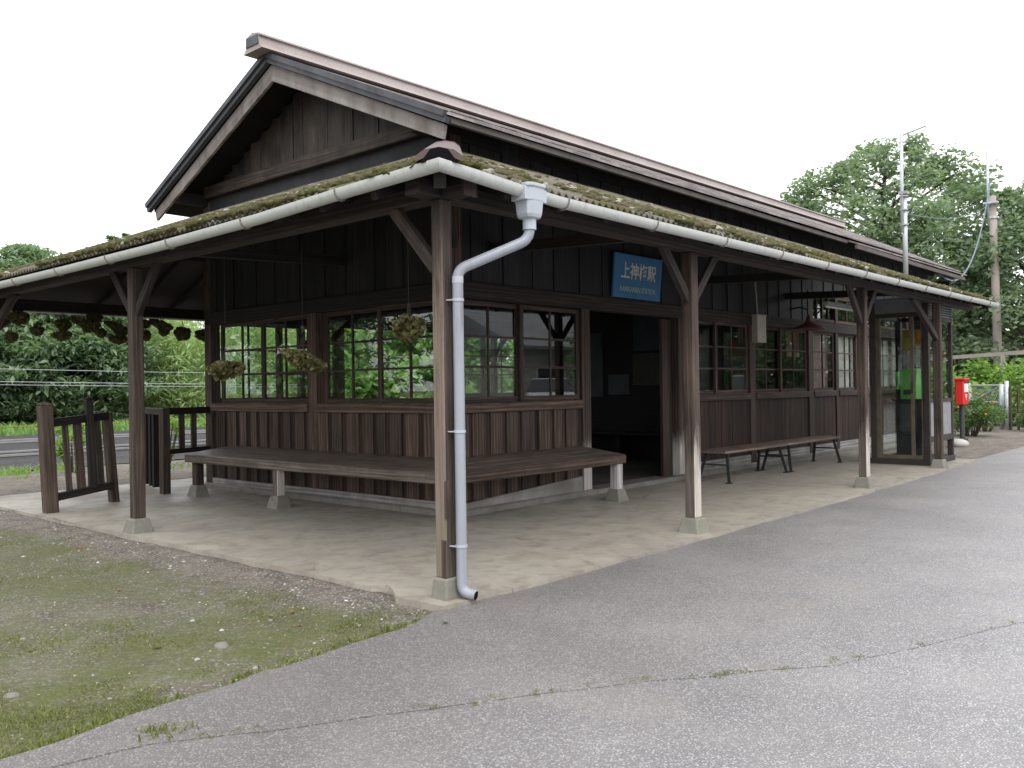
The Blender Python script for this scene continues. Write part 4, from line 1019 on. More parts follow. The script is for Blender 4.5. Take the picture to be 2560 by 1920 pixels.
# ------------------------------------------------------------------ hanging bunches of dried hydrangea
def bunch_mesh(seed, wd, hh, lop):
    r2 = np.random.default_rng(seed); n = 520
    d = r2.normal(size=(n, 3)); d /= np.linalg.norm(d, axis=1)[:, None]
    lob = 1+.18*np.sin(d[:, 0]*5+seed)*np.cos(d[:, 1]*4+seed*2)
    P = d*np.array([wd, wd*.8, hh])*.5*lob[:, None]; up_ = P[:, 2] > 0; P[up_, 2] *= .55; P[:, 2] += lop*P[:, 0]
    return P
BV = []
for k, (wd, hh, lop) in enumerate(((.25, .15, .06), (.22, .20, .0), (.27, .13, -.35))):
    rng = np.random.default_rng(40+k); P = bunch_mesh(k+3, wd, hh, lop); V, F = leaf_cards(P, .034, .95, .0); V1, F1 = leaf_cards(P*.8, .036, .95, .0)
    me = np_mesh('flower_head', np.concatenate([V, V1]), np.concatenate([F, F1+len(V)]), M['dried']); BV.append(me)
def hang(i, x, y, z, top, label, s=1.0, rot=0.0):
    T = empty('dried_flower_bunch', (x, y, z), label, 'dried flowers', 'dried hydrangea bunches hanging under the eaves')
    o = BV[i] if BV[i].parent is None else BV[i].copy()
    if o is not BV[i]: COL.objects.link(o)
    o.parent = T; o.scale = (s, s, s); o.rotation_euler = (0, 0, rot)
    m = MB(); rr = random.Random(int(x*100)+int(y*10))
    for k in range(5): m.tube([(x+rr.uniform(-.05, .05)*s, y+rr.uniform(-.04, .04)*s, z+.02), (x+rr.uniform(-.01, .01), y, z+.14*s)], .0016, 4)
    m.tube([(x, y, z+.13*s), (x, y, top)], .0012, 4); m.build('string', M['string'], T)
hang(0, .15, 2.45, 1.28, 2.1, 'flat dried hydrangea bunch in front of the first window from the far corner', 1.02)
hang(2, .15, 1.49, 1.315, 2.1, 'lopsided dried hydrangea bunch hanging in front of the wall post between the windows', 1.0, -.7)
hang(1, .15, .44, 1.475, 2.1, 'round dried hydrangea bunch hanging close beside the corner post', .92, .5)
NEAR = 'dried bunch under the far eave, '
rearb = [(.30, 1.955, 'highest one, before the diagonal brace', 1, .85), (.235, 1.745, 'low and olive, leftmost of its row', 1, .7), (.48, 1.82, 'small one second from the left, hung alone', 1, .62),
         (.765, 1.90, 'dark upper one of a stacked pair', 1, .8), (.76, 1.775, 'wide pale lower one of that stacked pair', 0, .8), (.96, 1.925, 'dark one right of the stacked pair', 2, .75),
         (1.075, 1.875, 'lopsided one in the dark middle cluster', 2, .75), (1.12, 2.0, 'topmost one above the middle cluster', 1, .7), (1.17, 1.82, 'lowest of the dark middle cluster', 1, .62),
         (1.33, 1.91, 'thin tilted one left of the post', 2, .75), (1.42, 1.855, 'dark one above the pale one', 1, .75), (1.375, 1.75, 'lowest pale brown one beside the post', 0, .82),
         (1.71, 1.95, 'upper one just right of the post', 1, .6), (1.715, 1.815, 'half hidden behind the post on its right', 1, .75), (1.89, 1.945, 'wide dark one against the bright bamboo', 2, .95),
         (1.945, 1.865, 'small one tucked under the wide dark one', 1, .62), (2.19, 1.86, 'large dark one before the bamboo, second from the wall', 1, .95), (2.45, 1.845, 'last one next to the building wall', 1, .85)]
for k, (x, z, lab, i, s) in enumerate(rearb): hang(i, x, 6.9+.03*math.sin(k*2.1), z, 2.15, NEAR+lab, s, k*1.3)

# ------------------------------------------------------------------ phone booth
X0, X1b, Y0, Y1 = 8.97, 10.08, .14, .90
T = empty('phone_booth', (9.5, .5, 0), 'bronze framed glass telephone booth at the end of the verandah', 'phone booth')
m = MB(); m.box((X0-.01, Y0-.01, .0), (X1b+.01, Y1+.01, .075)); m.build('base', M['bronze_dark'], T, bevel=.004)
m = MB()
for x in (X0, X1b-.06):
    for y in (Y0, Y1-.075): m.box((x, y, .075), (x+.06, y+.075, 2.19))
m.build('frame', M['bronze_dark'], T, bevel=.004)
m = MB(); m.box((X0+.005, Y0+.075, 1.975), (X0+.05, Y1-.075, 2.03)); m.box((X0+.06, Y0+.005, 1.93), (X1b-.06, Y0+.05, 1.97)); m.box((X0+.06, Y1-.05, 1.975), (X1b-.06, Y1-.005, 2.03)); m.box((X1b-.05, Y0+.075, 1.975), (X1b-.005, Y1-.075, 2.03))
m.box((X0+.06, Y0+.005, .83), (X1b-.06, Y0+.045, .87)); m.box((X0+.06, Y0+.005, .30), (X1b-.06, Y0+.045, .38)); m.build('cross_bar', M['bronze_dark'], T)
m = MB(); m.box((X0-.012, Y0-.012, 2.19), (X1b+.012, Y1+.012, 2.235)); m.build('roof', plain('blue_grey_roof_edge', (.16, .21, .28), .5, .5), T, bevel=.004)
m = MB(); m.box((X0+.015, Y0+.075, 2.03), (X0+.035, Y1-.075, 2.19)); m.box((X0+.06, Y1-.035, 2.03), (X1b-.06, Y1-.015, 2.19)); m.build('header_panel', M['booth_top'], T)
m = MB(); m.box((X0+.06, Y0+.02, 1.97), (X1b-.06, Y0+.03, 2.19))
lv = m.build('louvre', M['grey_dark'], T)
m = MB()
for k in range(6): z = 1.985+k*.034; m.prism([(X0+.07, Y0+.018, z), (X0+.07, Y0-.004, z), (X0+.07, Y0-.004, z+.006), (X0+.07, Y0+.018, z+.02)], (X1b-X0-.14, 0, 0))
m.build('slats', M['grey_light'], lv)
m = MB(); m.box((X0+.005, Y0+.19, .075), (X0+.05, Y0+.235, 1.975)); m.box((X0+.005, Y0+.082, .075), (X0+.045, Y0+.10, 1.975)); m.box((X0+.005, Y1-.14, .075), (X0+.05, Y1-.078, 1.975)); m.box((X0+.006, Y0+.235, .075), (X0+.04, Y1-.14, .13)); m.box((X0+.006, Y0+.10, .075), (X0+.04, Y0+.19, .13)); dr = m.build('door', M['bronze'], T, bevel=.003)
m = MB(); m.box((X0+.02, Y0+.235, .13), (X0+.026, Y1-.14, 1.975)); m.box((X0+.02, Y0+.10, .13), (X0+.026, Y0+.19, 1.975)); m.build('pane', M['booth_glass'], dr)
m = MB(); m.box((X0-.02, Y0+.205, .95), (X0+.004, Y0+.225, 1.10)); m.build('handle', M['bronze_dark'], dr)
m = MB(); m.box((X0+.06, Y0+.022, .87), (X1b-.06, Y0+.028, 1.93)); m.box((X0+.06, Y1-.03, .13), (X1b-.06, Y1-.024, 1.975)); m.box((X1b-.03, Y0+.075, .075), (X1b-.024, Y1-.075, 1.975)); m.build('pane', M['booth_glass'], T)
m = MB(); m.box((X0+.06, Y0+.02, .38), (X1b-.06, Y0+.03, .83)); m.build('lower_panel', plain('frosted_panel', (.25, .25, .265), .5, .5), T)
m = MB(); m.box((9.45, .38, .08), (9.85, .72, .845)); cb = m.build('cabinet', M['grey_dark'], T, bevel=.006)
m = MB(); m.box((9.40, .36, .845), (9.88, .76, .865)); m.build('shelf', M['grey_dark'], T, bevel=.003)
m = MB(); m.box((9.444, .44, .42), (9.449, .66, .80)); m.build('cabinet_door', M['grey_light'], cb) if False else m.build('cabinet_door', plain('mid_grey_panel', (.09, .095, .10), .5, .5), cb)
T = empty('payphone', (9.6, .56, .865), 'bright green payphone on the shelf inside the booth', 'telephone')
m = MB(); m.prism([(9.5, .46, .866), (9.5, .46, 1.05), (9.56, .46, 1.26), (9.60, .46, 1.29), (9.74, .46, 1.29), (9.74, .46, .866)], (0, .215, 0)); bd = m.build('body', M['green'], T, bevel=.01, seg=2)
m = MB(); m.bar((9.522, .568, 1.09), (9.552, .568, 1.215), .15, .008, (1, 0, 0)); m.build('face_plate', M['grey_light'], bd)
m = MB(); m.bar((9.494, .568, .93), (9.494, .568, 1.0), .12, .008, (1, 0, 0)); m.build('coin_slot', M['grey_dark'], bd)
m = MB(); m.box((9.51, .69, 1.02), (9.58, .73, 1.24)); m.box((9.48, .685, 1.18), (9.58, .735, 1.25)); m.box((9.48, .685, 1.0), (9.58, .735, 1.06)); m.build('handset', M['green'], T, bevel=.014, seg=2)
m = MB(); m.tube([(9.52, .71, 1.0), (9.48, .72, .92), (9.5, .70, .89), (9.52, .66, .90)], .007, 6); m.build('cord', M['grey_dark'], T)
def board(name, c0, c1, mat, label, cat, extra=None):
    T = empty(name, tuple((a+b)/2 for a, b in zip(c0, c1)), label, cat)
    m = MB(); m.box(c0, c1); m.build('sheet', mat, T)
    for k, (e0, e1, mt) in enumerate(extra or []): m = MB(); m.box(e0, e1); m.build('print', mt, T)
board('notice', (10.035, .44, 1.56), (10.045, .80, 1.86), M['yellow'], 'yellow notice with a red patch on the back glass of the phone booth', 'notice', [((10.03, .50, 1.70), (10.034, .60, 1.85), M['orange']), ((10.03, .62, 1.60), (10.034, .78, 1.74), plain('faded_ochre', (.36, .28, .06), .6, .3))])
board('notice', (10.035, .17, 1.42), (10.045, .34, 1.64), M['white'], 'white notice with an orange picture on the back glass of the phone booth', 'notice', [((10.03, .19, 1.44), (10.034, .30, 1.54), M['orange'])])
board('instruction_card', (9.80, .50, 1.35), (9.81, .72, 1.50), M['grey_light'], 'small grey instruction card above the green payphone', 'card')

# ------------------------------------------------------------------ postbox, stone
T = empty('postbox', (14.9, 1.27, 0), 'red square postbox on a dark pole beyond the phone booth', 'postbox')
m = MB(); m.box((14.72, 1.19, .66), (15.06, 1.345, 1.15)); bx = m.build('body', M['red'], T, bevel=.02, seg=3)
m = MB(); m.box((14.70, 1.165, 1.12), (15.08, 1.35, 1.165)); m.build('hood', M['red'], T, bevel=.014, seg=2)
m = MB(); m.box((14.76, 1.183, .90), (15.02, 1.189, 1.06)); m.build('label_plate', M['white'], bx)
m = MB(); m.box((14.76, 1.180, 1.075), (15.02, 1.189, 1.10)); m.build('slot', M['grey_dark'], bx)
text('〒', 'lettering', .15, 14.89, .79, M['white'], bx, Matrix.Translation((0, 1.2045, 0)), 1.0, bold=.004)
m = MB(); m.tube([(14.9, 1.27, -.1), (14.9, 1.27, .66)], .045, 12); m.box((14.78, 1.2, -.03), (15.02, 1.34, .02)); m.build('pole', M['grey_dark'], T)
def rock(name, c, s, mat, label, cat='stone', group=None):
    o = blobs(name, [c], [s], mat, .55, None, .08, IV, IF); return tag(o, label, cat, group)
rock('stone', (13.3, .93, .02), .15, plain('pale_stone', (.45, .43, .41), .8, .3), 'pale rounded stone on the ground beside the phone booth')

# ------------------------------------------------------------------ right hand background
T = empty('utility_pole', (25, 2.87, -.05), 'weathered concrete utility pole rising out of the weeds', 'utility pole')
m = MB(); m.tube([(25, 2.87, -.3), (25, 2.90, 3.2), (25, 2.96, 6.45)], [.125, .115, .10], 16); m.build('pole', M['pole'], T, smooth=True)
m = MB(); m.tube([(24.95, 3.05, 5.6), (24.95, 3.06, 7.75)], .035, 10); m.build('mast', M['steel_white'], T, smooth=True)
m = MB(); m.tube([(25, 2.95, 6.2), (25, 2.95, 6.28)], .13, 12); m.tube([(25, 2.95, 5.8), (25, 2.95, 5.86)], .13, 12); m.box((24.8, 2.78, 6.22), (24.98, 3.16, 6.27)); m.build('band', M['steel_white'], T)
for k in range(5): z = 4.2+.4*k; m = MB(); m.tube([(25.0, 2.75, z), (25, 3.13, z)], .012, 5); m.build('step_bolt', M['steel_white'], T)
def catenary(p0, p1, sag, n=18): return [tuple(np.array(p0)+(np.array(p1)-np.array(p0))*t-np.array([0, 0, sag*4*t*(1-t)])) for t in np.linspace(0, 1, n)]
def wire(name, p0, p1, sag, r, mat, label, cat):
    m = MB(); m.tube(catenary(p0, p1, sag), r, 6); return tag(m.build(name, mat, None, smooth=True), label, cat)
wire('service_cable', (25, 3.0, 6.9), (15.2, 1.75, 3.28), 1.15, .02, M['cable'], 'thick sagging blue cable from the utility pole down to the far eave', 'cable')
wire('overhead_wire', (25, 2.95, 6.3), (10.25, .82, 3.6), .25, .007, M['cable'], 'thin wire from the utility pole to the antenna pole on the roof', 'wire')
T = empty('antenna_pole', (10.2, .79, 2.6), 'slim grey antenna pole standing on the mossy verandah roof', 'pole')
m = MB(); m.tube([(10.2, .79, 2.5), (10.2, .79, 3.86)], .034, 12); m.build('pole', M['steel_white'], T, smooth=True)
m = MB(); m.tube([(10.17, .82, 3.3), (10.17, .81, 4.75)], .024, 10); m.build('upper_tube', M['steel_white'], T, smooth=True)
m = MB()
for z in (3.4, 3.62, 3.82): m.tube([(10.19, .80, z), (10.19, .80, z+.02)], .06, 10)
m.build('clamp', M['grey_light'], T)
m = MB(); m.box((10.14, .74, 3.86), (10.24, .86, 3.90)); m.tube([(10.17, .81, 4.72), (10.3, .5, 4.83)], .012, 6); m.tube([(10.17, .85, 4.62), (10.17, .72, 4.62)], .012, 6); m.build('bracket', M['grey_light'], T)
T = empty('mesh_gate', (19.6, 1.9, 0), 'wire mesh gate with white posts and a diagonal brace among shrubs', 'gate')
for x, y, z in ((19.6, 1.62, 1.03), (19.4, 1.47, 1.10), (20.2, 2.45, 1.06)):
    m = MB(); m.tube([(x, y, -.1), (x, y, z)], .045, 12); m.build('post', M['steel_white'], T, smooth=True)
m = MB(); a, b = Vector((19.62, 1.66, 0)), Vector((20.18, 2.42, 0))
for z in (.12, .60, 1.0): m.tube([a+Vector((0, 0, z)), b+Vector((0, 0, z))], .018, 6)
m.tube([a+Vector((0, 0, .98)), b+Vector((0, 0, .6))], .016, 6); m.build('frame', M['steel_white'], T)
m = MB()
for i in range(-8, 15):
    for s in (1, -1):
        t0, t1 = i/14, i/14+.55
        p, q = a.lerp(b, max(0, min(1, t0 if s > 0 else t1))), a.lerp(b, max(0, min(1, t1 if s > 0 else t0)))
        f = lambda t: .12+.88*(t-i/14)/.55
        ta, tb = max(0, t0), min(1, t1)
        if tb <= ta: continue
        za, zb = f(ta), f(tb)
        m.tube([a.lerp(b, ta if s > 0 else 1-ta)+Vector((0, 0, za)), a.lerp(b, tb if s > 0 else 1-tb)+Vector((0, 0, zb))], .004, 4)
m.build('mesh', M['grey_light'], T)
T = empty('board_fence', (19, 1.2, 0), 'low brown vertical board fence beside the mesh gate', 'fence')
m = MB(); x = 0
for k in range(26):
    p = Vector((19.42, 1.40, 0))+Vector((.35, -.94, 0)).normalized()*(.155*k); m.bar(p+Vector((0, 0, -.1)), p+Vector((0, 0, .98+.02*math.sin(k*3.1))), .15, .03, (.35, -.94, 0))
m.build('boards', wood('fence_boards', (.05, .038, .03), (.11, .085, .07), (.19, .155, .13), tint=.3), T)
T = empty('pipe_rail', (22, 2.2, 0), 'grey horizontal rail fence behind the bright weeds', 'fence')
m = MB(); m.bar((22.5, 5.2, 1.68), (21.6, .4, 1.86), .06, .10); m.build('rail', M['pole'], T)
for t in (.05, .35, .65, .95):
    m = MB(); m.box((22.5-.9*t-.05, 5.2-4.8*t-.05, -.1), (22.5-.9*t+.05, 5.2-4.8*t+.05, 1.78)); m.build('post', M['pole'], T)
shrub('weed_bush', (20.6, 3.3, 0), (.9, .9, 1.6), 2600, .13, 'leaf_bright', 'bright green weedy bush left of the utility pole', nc=16, seed=1)
shrub('weed_bush', (21.6, 2.0, 0), (1.1, 1.1, 1.75), 3000, .13, 'leaf_bright', 'bright green weedy bush at the foot of the utility pole', nc=18, seed=2)
shrub('weed_bush', (22.3, .6, 0), (1.1, 1.2, 1.6), 2600, .13, 'leaf_bright', 'bright green weedy bush behind the brown board fence', nc=18, seed=3)
shrub('flowering_shrub', (16.6, 1.55, 0), (.75, .6, .75), 2600, .07, 'leaf_broad', 'leafy green shrub with orange flowers beside the red postbox', nc=18, seed=4)
fl = bpy.data.objects[[o.name for o in bpy.data.objects if o.name.startswith('flowering_shrub')][0]]
r3 = np.random.default_rng(5)
P = np.array([16.6, 1.55, .1])+np.stack([r3.uniform(-.75, .6, 12), r3.uniform(-.5, .3, 12), r3.uniform(.35, .85, 12)], 1)
blobs('flower', P, np.full(12, .028), M['flower'], .7, fl, .3, *ico(1))
shrub('low_shrub', (18.6, 1.75, 0), (.7, .6, .55), 1500, .06, 'leaf_broad', 'low green shrub in front of the mesh gate', nc=12, seed=6)
shrub('low_shrub', (19.2, .9, 0), (.5, .5, .5), 900, .06, 'leaf_broad', 'small green shrub at the foot of the brown board fence', nc=9, seed=7)
g = 'broadleaf trees beyond the far end of the station'
tree('broadleaf_tree', (28.0, 7.0, 0), 9.0, 4.9, 1.8, 210, 165, .19, 'leaf_tall', 'big airy broadleaf tree rising behind the station roof', g, r_cl=.85, seed=11, trunk_r=.2, flat=.8)
tree('broadleaf_tree', (27.0, 2.4, 0), 6.5, 2.6, 1.0, 75, 210, .19, 'leaf_tall', 'dark broadleaf tree directly behind the utility pole', g, r_cl=.95, seed=12, trunk_r=.16)
tree('broadleaf_tree', (30.0, .2, 0), 6.0, 2.9, .8, 64, 220, .2, 'leaf_tall', 'lower broadleaf tree at the picture edge right of the utility pole', g, r_cl=1.0, seed=13, trunk_r=.16)
tree('broadleaf_tree', (26.2, 5.3, 0), 6.2, 2.2, .8, 70, 220, .19, 'leaf_tall', 'short leafy tree between the station end and the utility pole', g, r_cl=.85, seed=14, trunk_r=.12)
tree('broadleaf_tree', (36.0, 4.2, 0), 7.0, 4.0, .5, 60, 190, .34, 'leaf_tall', 'hazy dark tree filling the gap far behind the utility pole', g, r_cl=1.4, seed=15, trunk_r=.18)
tree('broadleaf_tree', (37.0, -1.2, 0), 6.4, 3.4, .5, 50, 190, .34, 'leaf_tall', 'far tree low over the road end behind the weeds', g, r_cl=1.4, seed=16, trunk_r=.18)

# ------------------------------------------------------------------ platform side: path, track, trees
m = tag(np_mesh('railway_bed', [(-40, 10.7, -.02), (120, 10.7, -.02), (120, 22.3, .02), (-40, 22.3, .02)], [(0, 1, 2, 3)], M['ballast']), kind='structure')
for y, lab in ((13.6, 'nearest'), (14.67, 'second'), (18.4, 'third'), (19.47, 'farthest')):
    m = MB(); m.box((-40, y-.035, .02), (110, y+.035, .055)); m.box((-40, y-.012, -.03), (110, y+.012, .02)); tag(m.build('rail', M['rail'], None), 'worn steel rail on the dark track bed, %s of the four from the station' % lab, 'rail', 'rails of the railway tracks')
T = empty('pipe_fence', (5, 24, 0), 'low rusty pipe fence along the far side of the track', 'fence')
m = MB(); m.tube([(-30, 24, .18), (60, 24, .21)], .035, 8); m.build('pipe', M['rust'], T)
m = MB()
for x in range(-28, 60, 4): m.tube([(x, 24, -.1), (x, 24, .2)], .03, 6)
m.build('posts', M['rust'], T)
wire('power_line', (-25, 20, 2.85), (55, 20, 2.5), 1.05, .008, M['wire'], 'pale overhead wire across the dark trees, highest of the three', 'wire')
wire('power_line', (-25, 20, 2.40), (55, 20, 1.6), .72, .008, M['wire'], 'pale overhead wire across the trees, the middle one of three', 'wire')
wire('power_line', (-25, 20.2, 2.32), (55, 20.2, 1.54), .72, .008, M['wire'], 'pale overhead wire across the trees, lowest of three', 'wire')
gl = 'evergreen trees across the track'
for k, (x, y, h, s, lab) in enumerate(((6.6, 33, 9.0, 3.4, 'tall dark evergreen tree at the left picture edge across the track'), (8.8, 31.5, 6.2, 3.0, 'dark layered evergreen tree with its top showing left of the gable'),
        (12.4, 33, 5.4, 3.2, 'dark evergreen tree behind the wicket railing'), (3.2, 30, 7.0, 3.0, 'low spreading evergreen just outside the left edge'), (9.2, 28, 4.6, 2.4, 'short dark evergreen low behind the verandah post'), (7.4, 29, 4.8, 2.6, 'short dark evergreen low at the left across the track'))):
    tree('evergreen_tree', (x, y, 0), h, s, .5, 100, 330, .25, 'leaf_cedar', lab, gl, r_cl=1.25, upb=.9, seed=30+k, shape='cone' if k % 3 == 0 else 'round', droop=.35, aspect=.42, flat=.38)
gb = 'pale green bamboo clumps across the track'
def bamboo(loc, h, sp, seed, label):
    global rng
    rng = np.random.default_rng(seed); r4 = random.Random(seed)
    T = empty('bamboo_clump', loc, label, 'bamboo', gb); m = MB(); P = []
    for k in range(26):
        a = r4.uniform(0, 2*PI); q = sp*math.sqrt(r4.random()); b = Vector((loc[0]+q*math.cos(a), loc[1]+q*math.sin(a), -.1)); hh = h*r4.uniform(.65, 1)
        lean = Vector((r4.uniform(-.9, .9), r4.uniform(-.6, .6), 0)); pts = [b+lean*t*t+Vector((0, 0, hh*(t-.12*t**3))) for t in np.linspace(0, 1, 7)]
        m.tube(pts, [.035*(1-.8*t) for t in np.linspace(0, 1, 7)], 5)
        n = 420; t = rng.uniform(.05, 1, n); c = np.array([np.interp(t, np.linspace(0, 1, 7), [p[i] for p in pts]) for i in range(3)]).T
        P.append(c+rng.normal(size=(n, 3))*np.array([.32, .32, .22]))
    m.build('culms', plain('bamboo_culm%d' % seed, (.22, .26, .08), .6, .4), T)
    V, F = leaf_cards(np.concatenate(P), .27, .22, .1, .4); np_mesh('foliage', V, F, M['leaf_bamboo'], T)
bamboo((13.7, 27.5, 0), 5.4, 1.7, 61, 'bright feathery bamboo clump seen between the verandah post and the building')
bamboo((17.6, 30, 0), 5.6, 1.8, 62, 'bright feathery bamboo clump seen through the first window from the far corner')
bamboo((20.8, 31, 0), 5.2, 1.8, 63, 'feathery bamboo clump seen through the second window from the far corner')
for k, (x, y, h, s, lab) in enumerate(((25, 33, 7, 3.2, 'leafy tree across the track seen through the middle windows'), (30, 34, 7.5, 3.5, 'leafy tree across the track seen through the windows beside the corner post'), (36, 33, 7.2, 3.5, 'leafy tree across the track farthest along the line'))):
    tree('leafy_tree', (x, y, 0), h, s, .4, 60, 170, .36, 'leaf_broad', lab, 'leafy trees across the track', r_cl=1.2, seed=50+k)
# vines and shrubs just behind the rear windows
for k, (x, y, sx, h, lab) in enumerate(((7.4, 10.2, 1.5, 3.0, 'broad-leaved vine thicket behind the rear waiting room windows'), (10.4, 10.2, 1.6, 3.1, 'broad-leaved vine thicket beyond the rear door'), (13.6, 9.8, 1.7, 3.0, 'broad-leaved vine thicket seen through the window right of the downpipe'), (16.9, 9.6, 1.7, 2.9, 'broad-leaved vine thicket farthest along the rear platform'))):
    shrub('vine_thicket', (x, y, 0), (sx, 1.0, h), 4200, .19, 'leaf_vine', lab, 'shrub', 'vine thickets behind the station', nc=22, seed=20+k, aspect=.85)
for k, (x, y, s, lab) in enumerate(((2.05, 9.9, .5, 'small feathery weed clump behind the wicket railing'), (3.35, 9.7, .5, 'feathery weed clump behind the verandah post'), (.6, 9.3, .35, 'low weed clump at the left edge by the dirt path'))):
    shrub('weed_clump', (x, y, 0), (s*.6, s*.5, s*1.6), 500, .08, 'leaf_bright', lab, 'weeds', None, nc=9, seed=70+k, aspect=.3)
def grass_patch(name, n, fn, hmin, hmax, mat, label, wd=.012):
    global rng
    rng = np.random.default_rng(len(name)*7+n)
    P = fn(n); n = len(P); h = rng.uniform(hmin, hmax, n); a = rng.uniform(0, 2*PI, n); ln = rng.normal(size=(n, 2))*h[:, None]*.55
    d = np.stack([np.cos(a), np.sin(a), 0*a], 1)*(wd*rng.uniform(.6, 1.4, n))[:, None]*.5; z = np.array([0, 0, 1.0])
    tip = P+h[:, None]*z; tip[:, :2] += ln; mid = P+h[:, None]*.55*z; mid[:, :2] += ln*.3
    V = np.stack([P-d, P+d, mid+d*.8, mid-d*.8, tip], 1).reshape(-1, 3); b = np.arange(n)[:, None]*5
    F = np.concatenate([np.concatenate([b+0, b+1, b+2], 1), np.concatenate([b+0, b+2, b+3], 1), np.concatenate([b+3, b+2, b+4], 1)])
    return tag(np_mesh(name, V, F, M[mat]), label, 'grass', kind='stuff')
def lawn(n):
    x = rng.uniform(-3.4, -.2, n*6); y = -.45+rng.uniform(0, 1, n*6)**1.7*6.5
    k = np.array([mnoise.fractal(Vector((a*1.3, b*1.3, 5.2)), 1.0, 2.0, 4)+.55*mnoise.noise(Vector((a*5, b*5, 1))) for a, b in zip(x, y)])
    edge = np.clip(1-(y+.30-(x+.2)*.06)/.5, 0, 1); keep = k+.14+edge*.22-np.clip((x+.8)*.7, 0, .5)-.06*y > rng.uniform(.10, .85, len(k))
    ok = keep & (y > -.23+(x+.5)*.11+.02)
    x, y = x[ok][:n], y[ok][:n]
    return np.stack([x, y, np.array([gz(a, b) for a, b in zip(x, y)])-.004], 1)
grass_patch('grass', 60000, lawn, .004, .017, 'grass', 'short sparse grass on the mossy dirt beside the verandah', .005)
def tufts(cs, r, per):
    def f(n):
        out = []
        for c in cs: out.append(np.array(c)+np.stack([rng.normal(0, r, per), rng.normal(0, r, per), np.zeros(per)], 1))
        return np.concatenate(out)
    return f
seam = [(-1.95, -.63), (-1.41, -.955), (-.98, -1.22), (-.55, -1.45), (-.2, -1.72), (.2, -2.0), (.75, -2.2), (1.335, -2.43)]
cs = []
rr = random.Random(4)
for a, b in zip(seam, seam[1:]):
    for k in range(9):
        if rr.random() < .5: t = rr.random(); cs.append((a[0]+(b[0]-a[0])*t+rr.gauss(0, .012), a[1]+(b[1]-a[1])*t+rr.gauss(0, .012), -.024))
grass_patch('seam_weeds', 1, tufts(cs, .014, 22), .003, .011, 'grass', 'tiny weeds growing along the seam between the two asphalt surfaces', .004)
edge_pts = [(x, -.235+(x+.5)*.1+rr.uniform(-.02, .10), -.05) for x in [rr.uniform(-2.4, -.3) for _ in range(60)]]+[(-1.86, -.60, -.022), (-1.9, -.57, -.022)]+[(-.17-rr.random()*.05, rr.uniform(.3, 5), -.07) for _ in range(16)]+[(-.22-rr.random()*.12, rr.uniform(-.1, .35), -.06) for _ in range(10)]
grass_patch('verge_weeds', 1, tufts(edge_pts, .03, 30), .01, .035, 'grass', 'bright weed tufts along the edge of the forecourt asphalt', .007)
def farweeds(n): 
    x = rng.uniform(-12, 60, n); y = rng.uniform(22.3, 27, n); return np.stack([x, y, 0*x-.05], 1)
grass_patch('track_side_weeds', 22000, farweeds, .08, .4, 'leaf_vine', 'bright weeds along the far side of the track', .08)
def nearweeds(n):
    x = np.concatenate([rng.normal(c, s, n//6) for c, s in ((1.4, .15), (2.2, .3), (4.2, .8), (.3, .6), (7.5, 2.0), (12, 3.0))]); y = np.concatenate([rng.normal(c, .15, n//6) for c in (10.4, 10.5, 9.2, 9.6, 8.6, 8.6)]); return np.stack([x, y, 0*x-.08], 1)
grass_patch('path_weeds', 1300, nearweeds, .04, .2, 'leaf_bright', 'bright grass and weeds beside the dirt path behind the platform', .02)
# wooded slope far behind
def hz(x, y): return max(-.2, min(3.2, (y-38)*.35))+.5*fbm(x, y, .12)
sheet('hillside', list(np.linspace(-30, 90, 50)), list(np.linspace(37, 80, 20)), hz, M['hill'])
rng = np.random.default_rng(77)
x = rng.uniform(-6, 80, 260); y = rng.uniform(37, 52, 260)
P = clump_points(np.stack([x, y, np.array([hz(a, b)+1.2 for a, b in zip(x, y)])], 1), rng.uniform(1.6, 2.8, 260), 110, .8)
V, F = leaf_cards(P, .55, .6, .5); tag(np_mesh('far_woods', V, F, M['leaf_cedar']), 'dark far-off woods on the slope behind the track', 'woods', kind='stuff')

# ------------------------------------------------------------------ loose things on the ground
rng = np.random.default_rng(8)
def scat(n, f):
    P = []
    while len(P) < n:
        x, y = rng.uniform(-3.2, -.16), rng.uniform(-.35, 6.5)
        if y < -.2+(x+.5)*.1+.03: continue
        if rng.random() < f(x, y): P.append((x, y, gz(x, y)-.002))
    return np.array(P)
P = scat(4200, lambda x, y: .25+.7*math.exp(-((x+.2)/.28)**2)+.5*math.exp(-((x+.55)**2+(y-.15)**2)/.1))
tag(blobs('gravel', P, rng.uniform(.0025, .0075, len(P))*(1+1.1*(rng.random(len(P)) < .07)), M['pebbles'], .6, None, .15, *ico(1)), 'small grey gravel scattered on the dirt along the verandah edge', 'gravel', kind='stuff')
rock('stone', (-1.13, .34, -.082), .04, M['pebble'], 'pale fist-sized stone lying on the mossy dirt')
rock('stone', (-2.0, .42, -.095), .028, M['pebble'], 'flat grey pebble lying in the grass near the left edge')
rock('stone', (-.52, .62, -.068), .03, M['pebble'], 'grey pebble near the verandah edge')
rock('stone', (-.36, -.36, -.008), .016, M['pebble'], 'small pale pebble on the asphalt by the corner post')
leafbase = None
spots = scat(26, lambda x, y: .5); kinds = ['curled', 'flat', 'torn', 'small']
lm = []
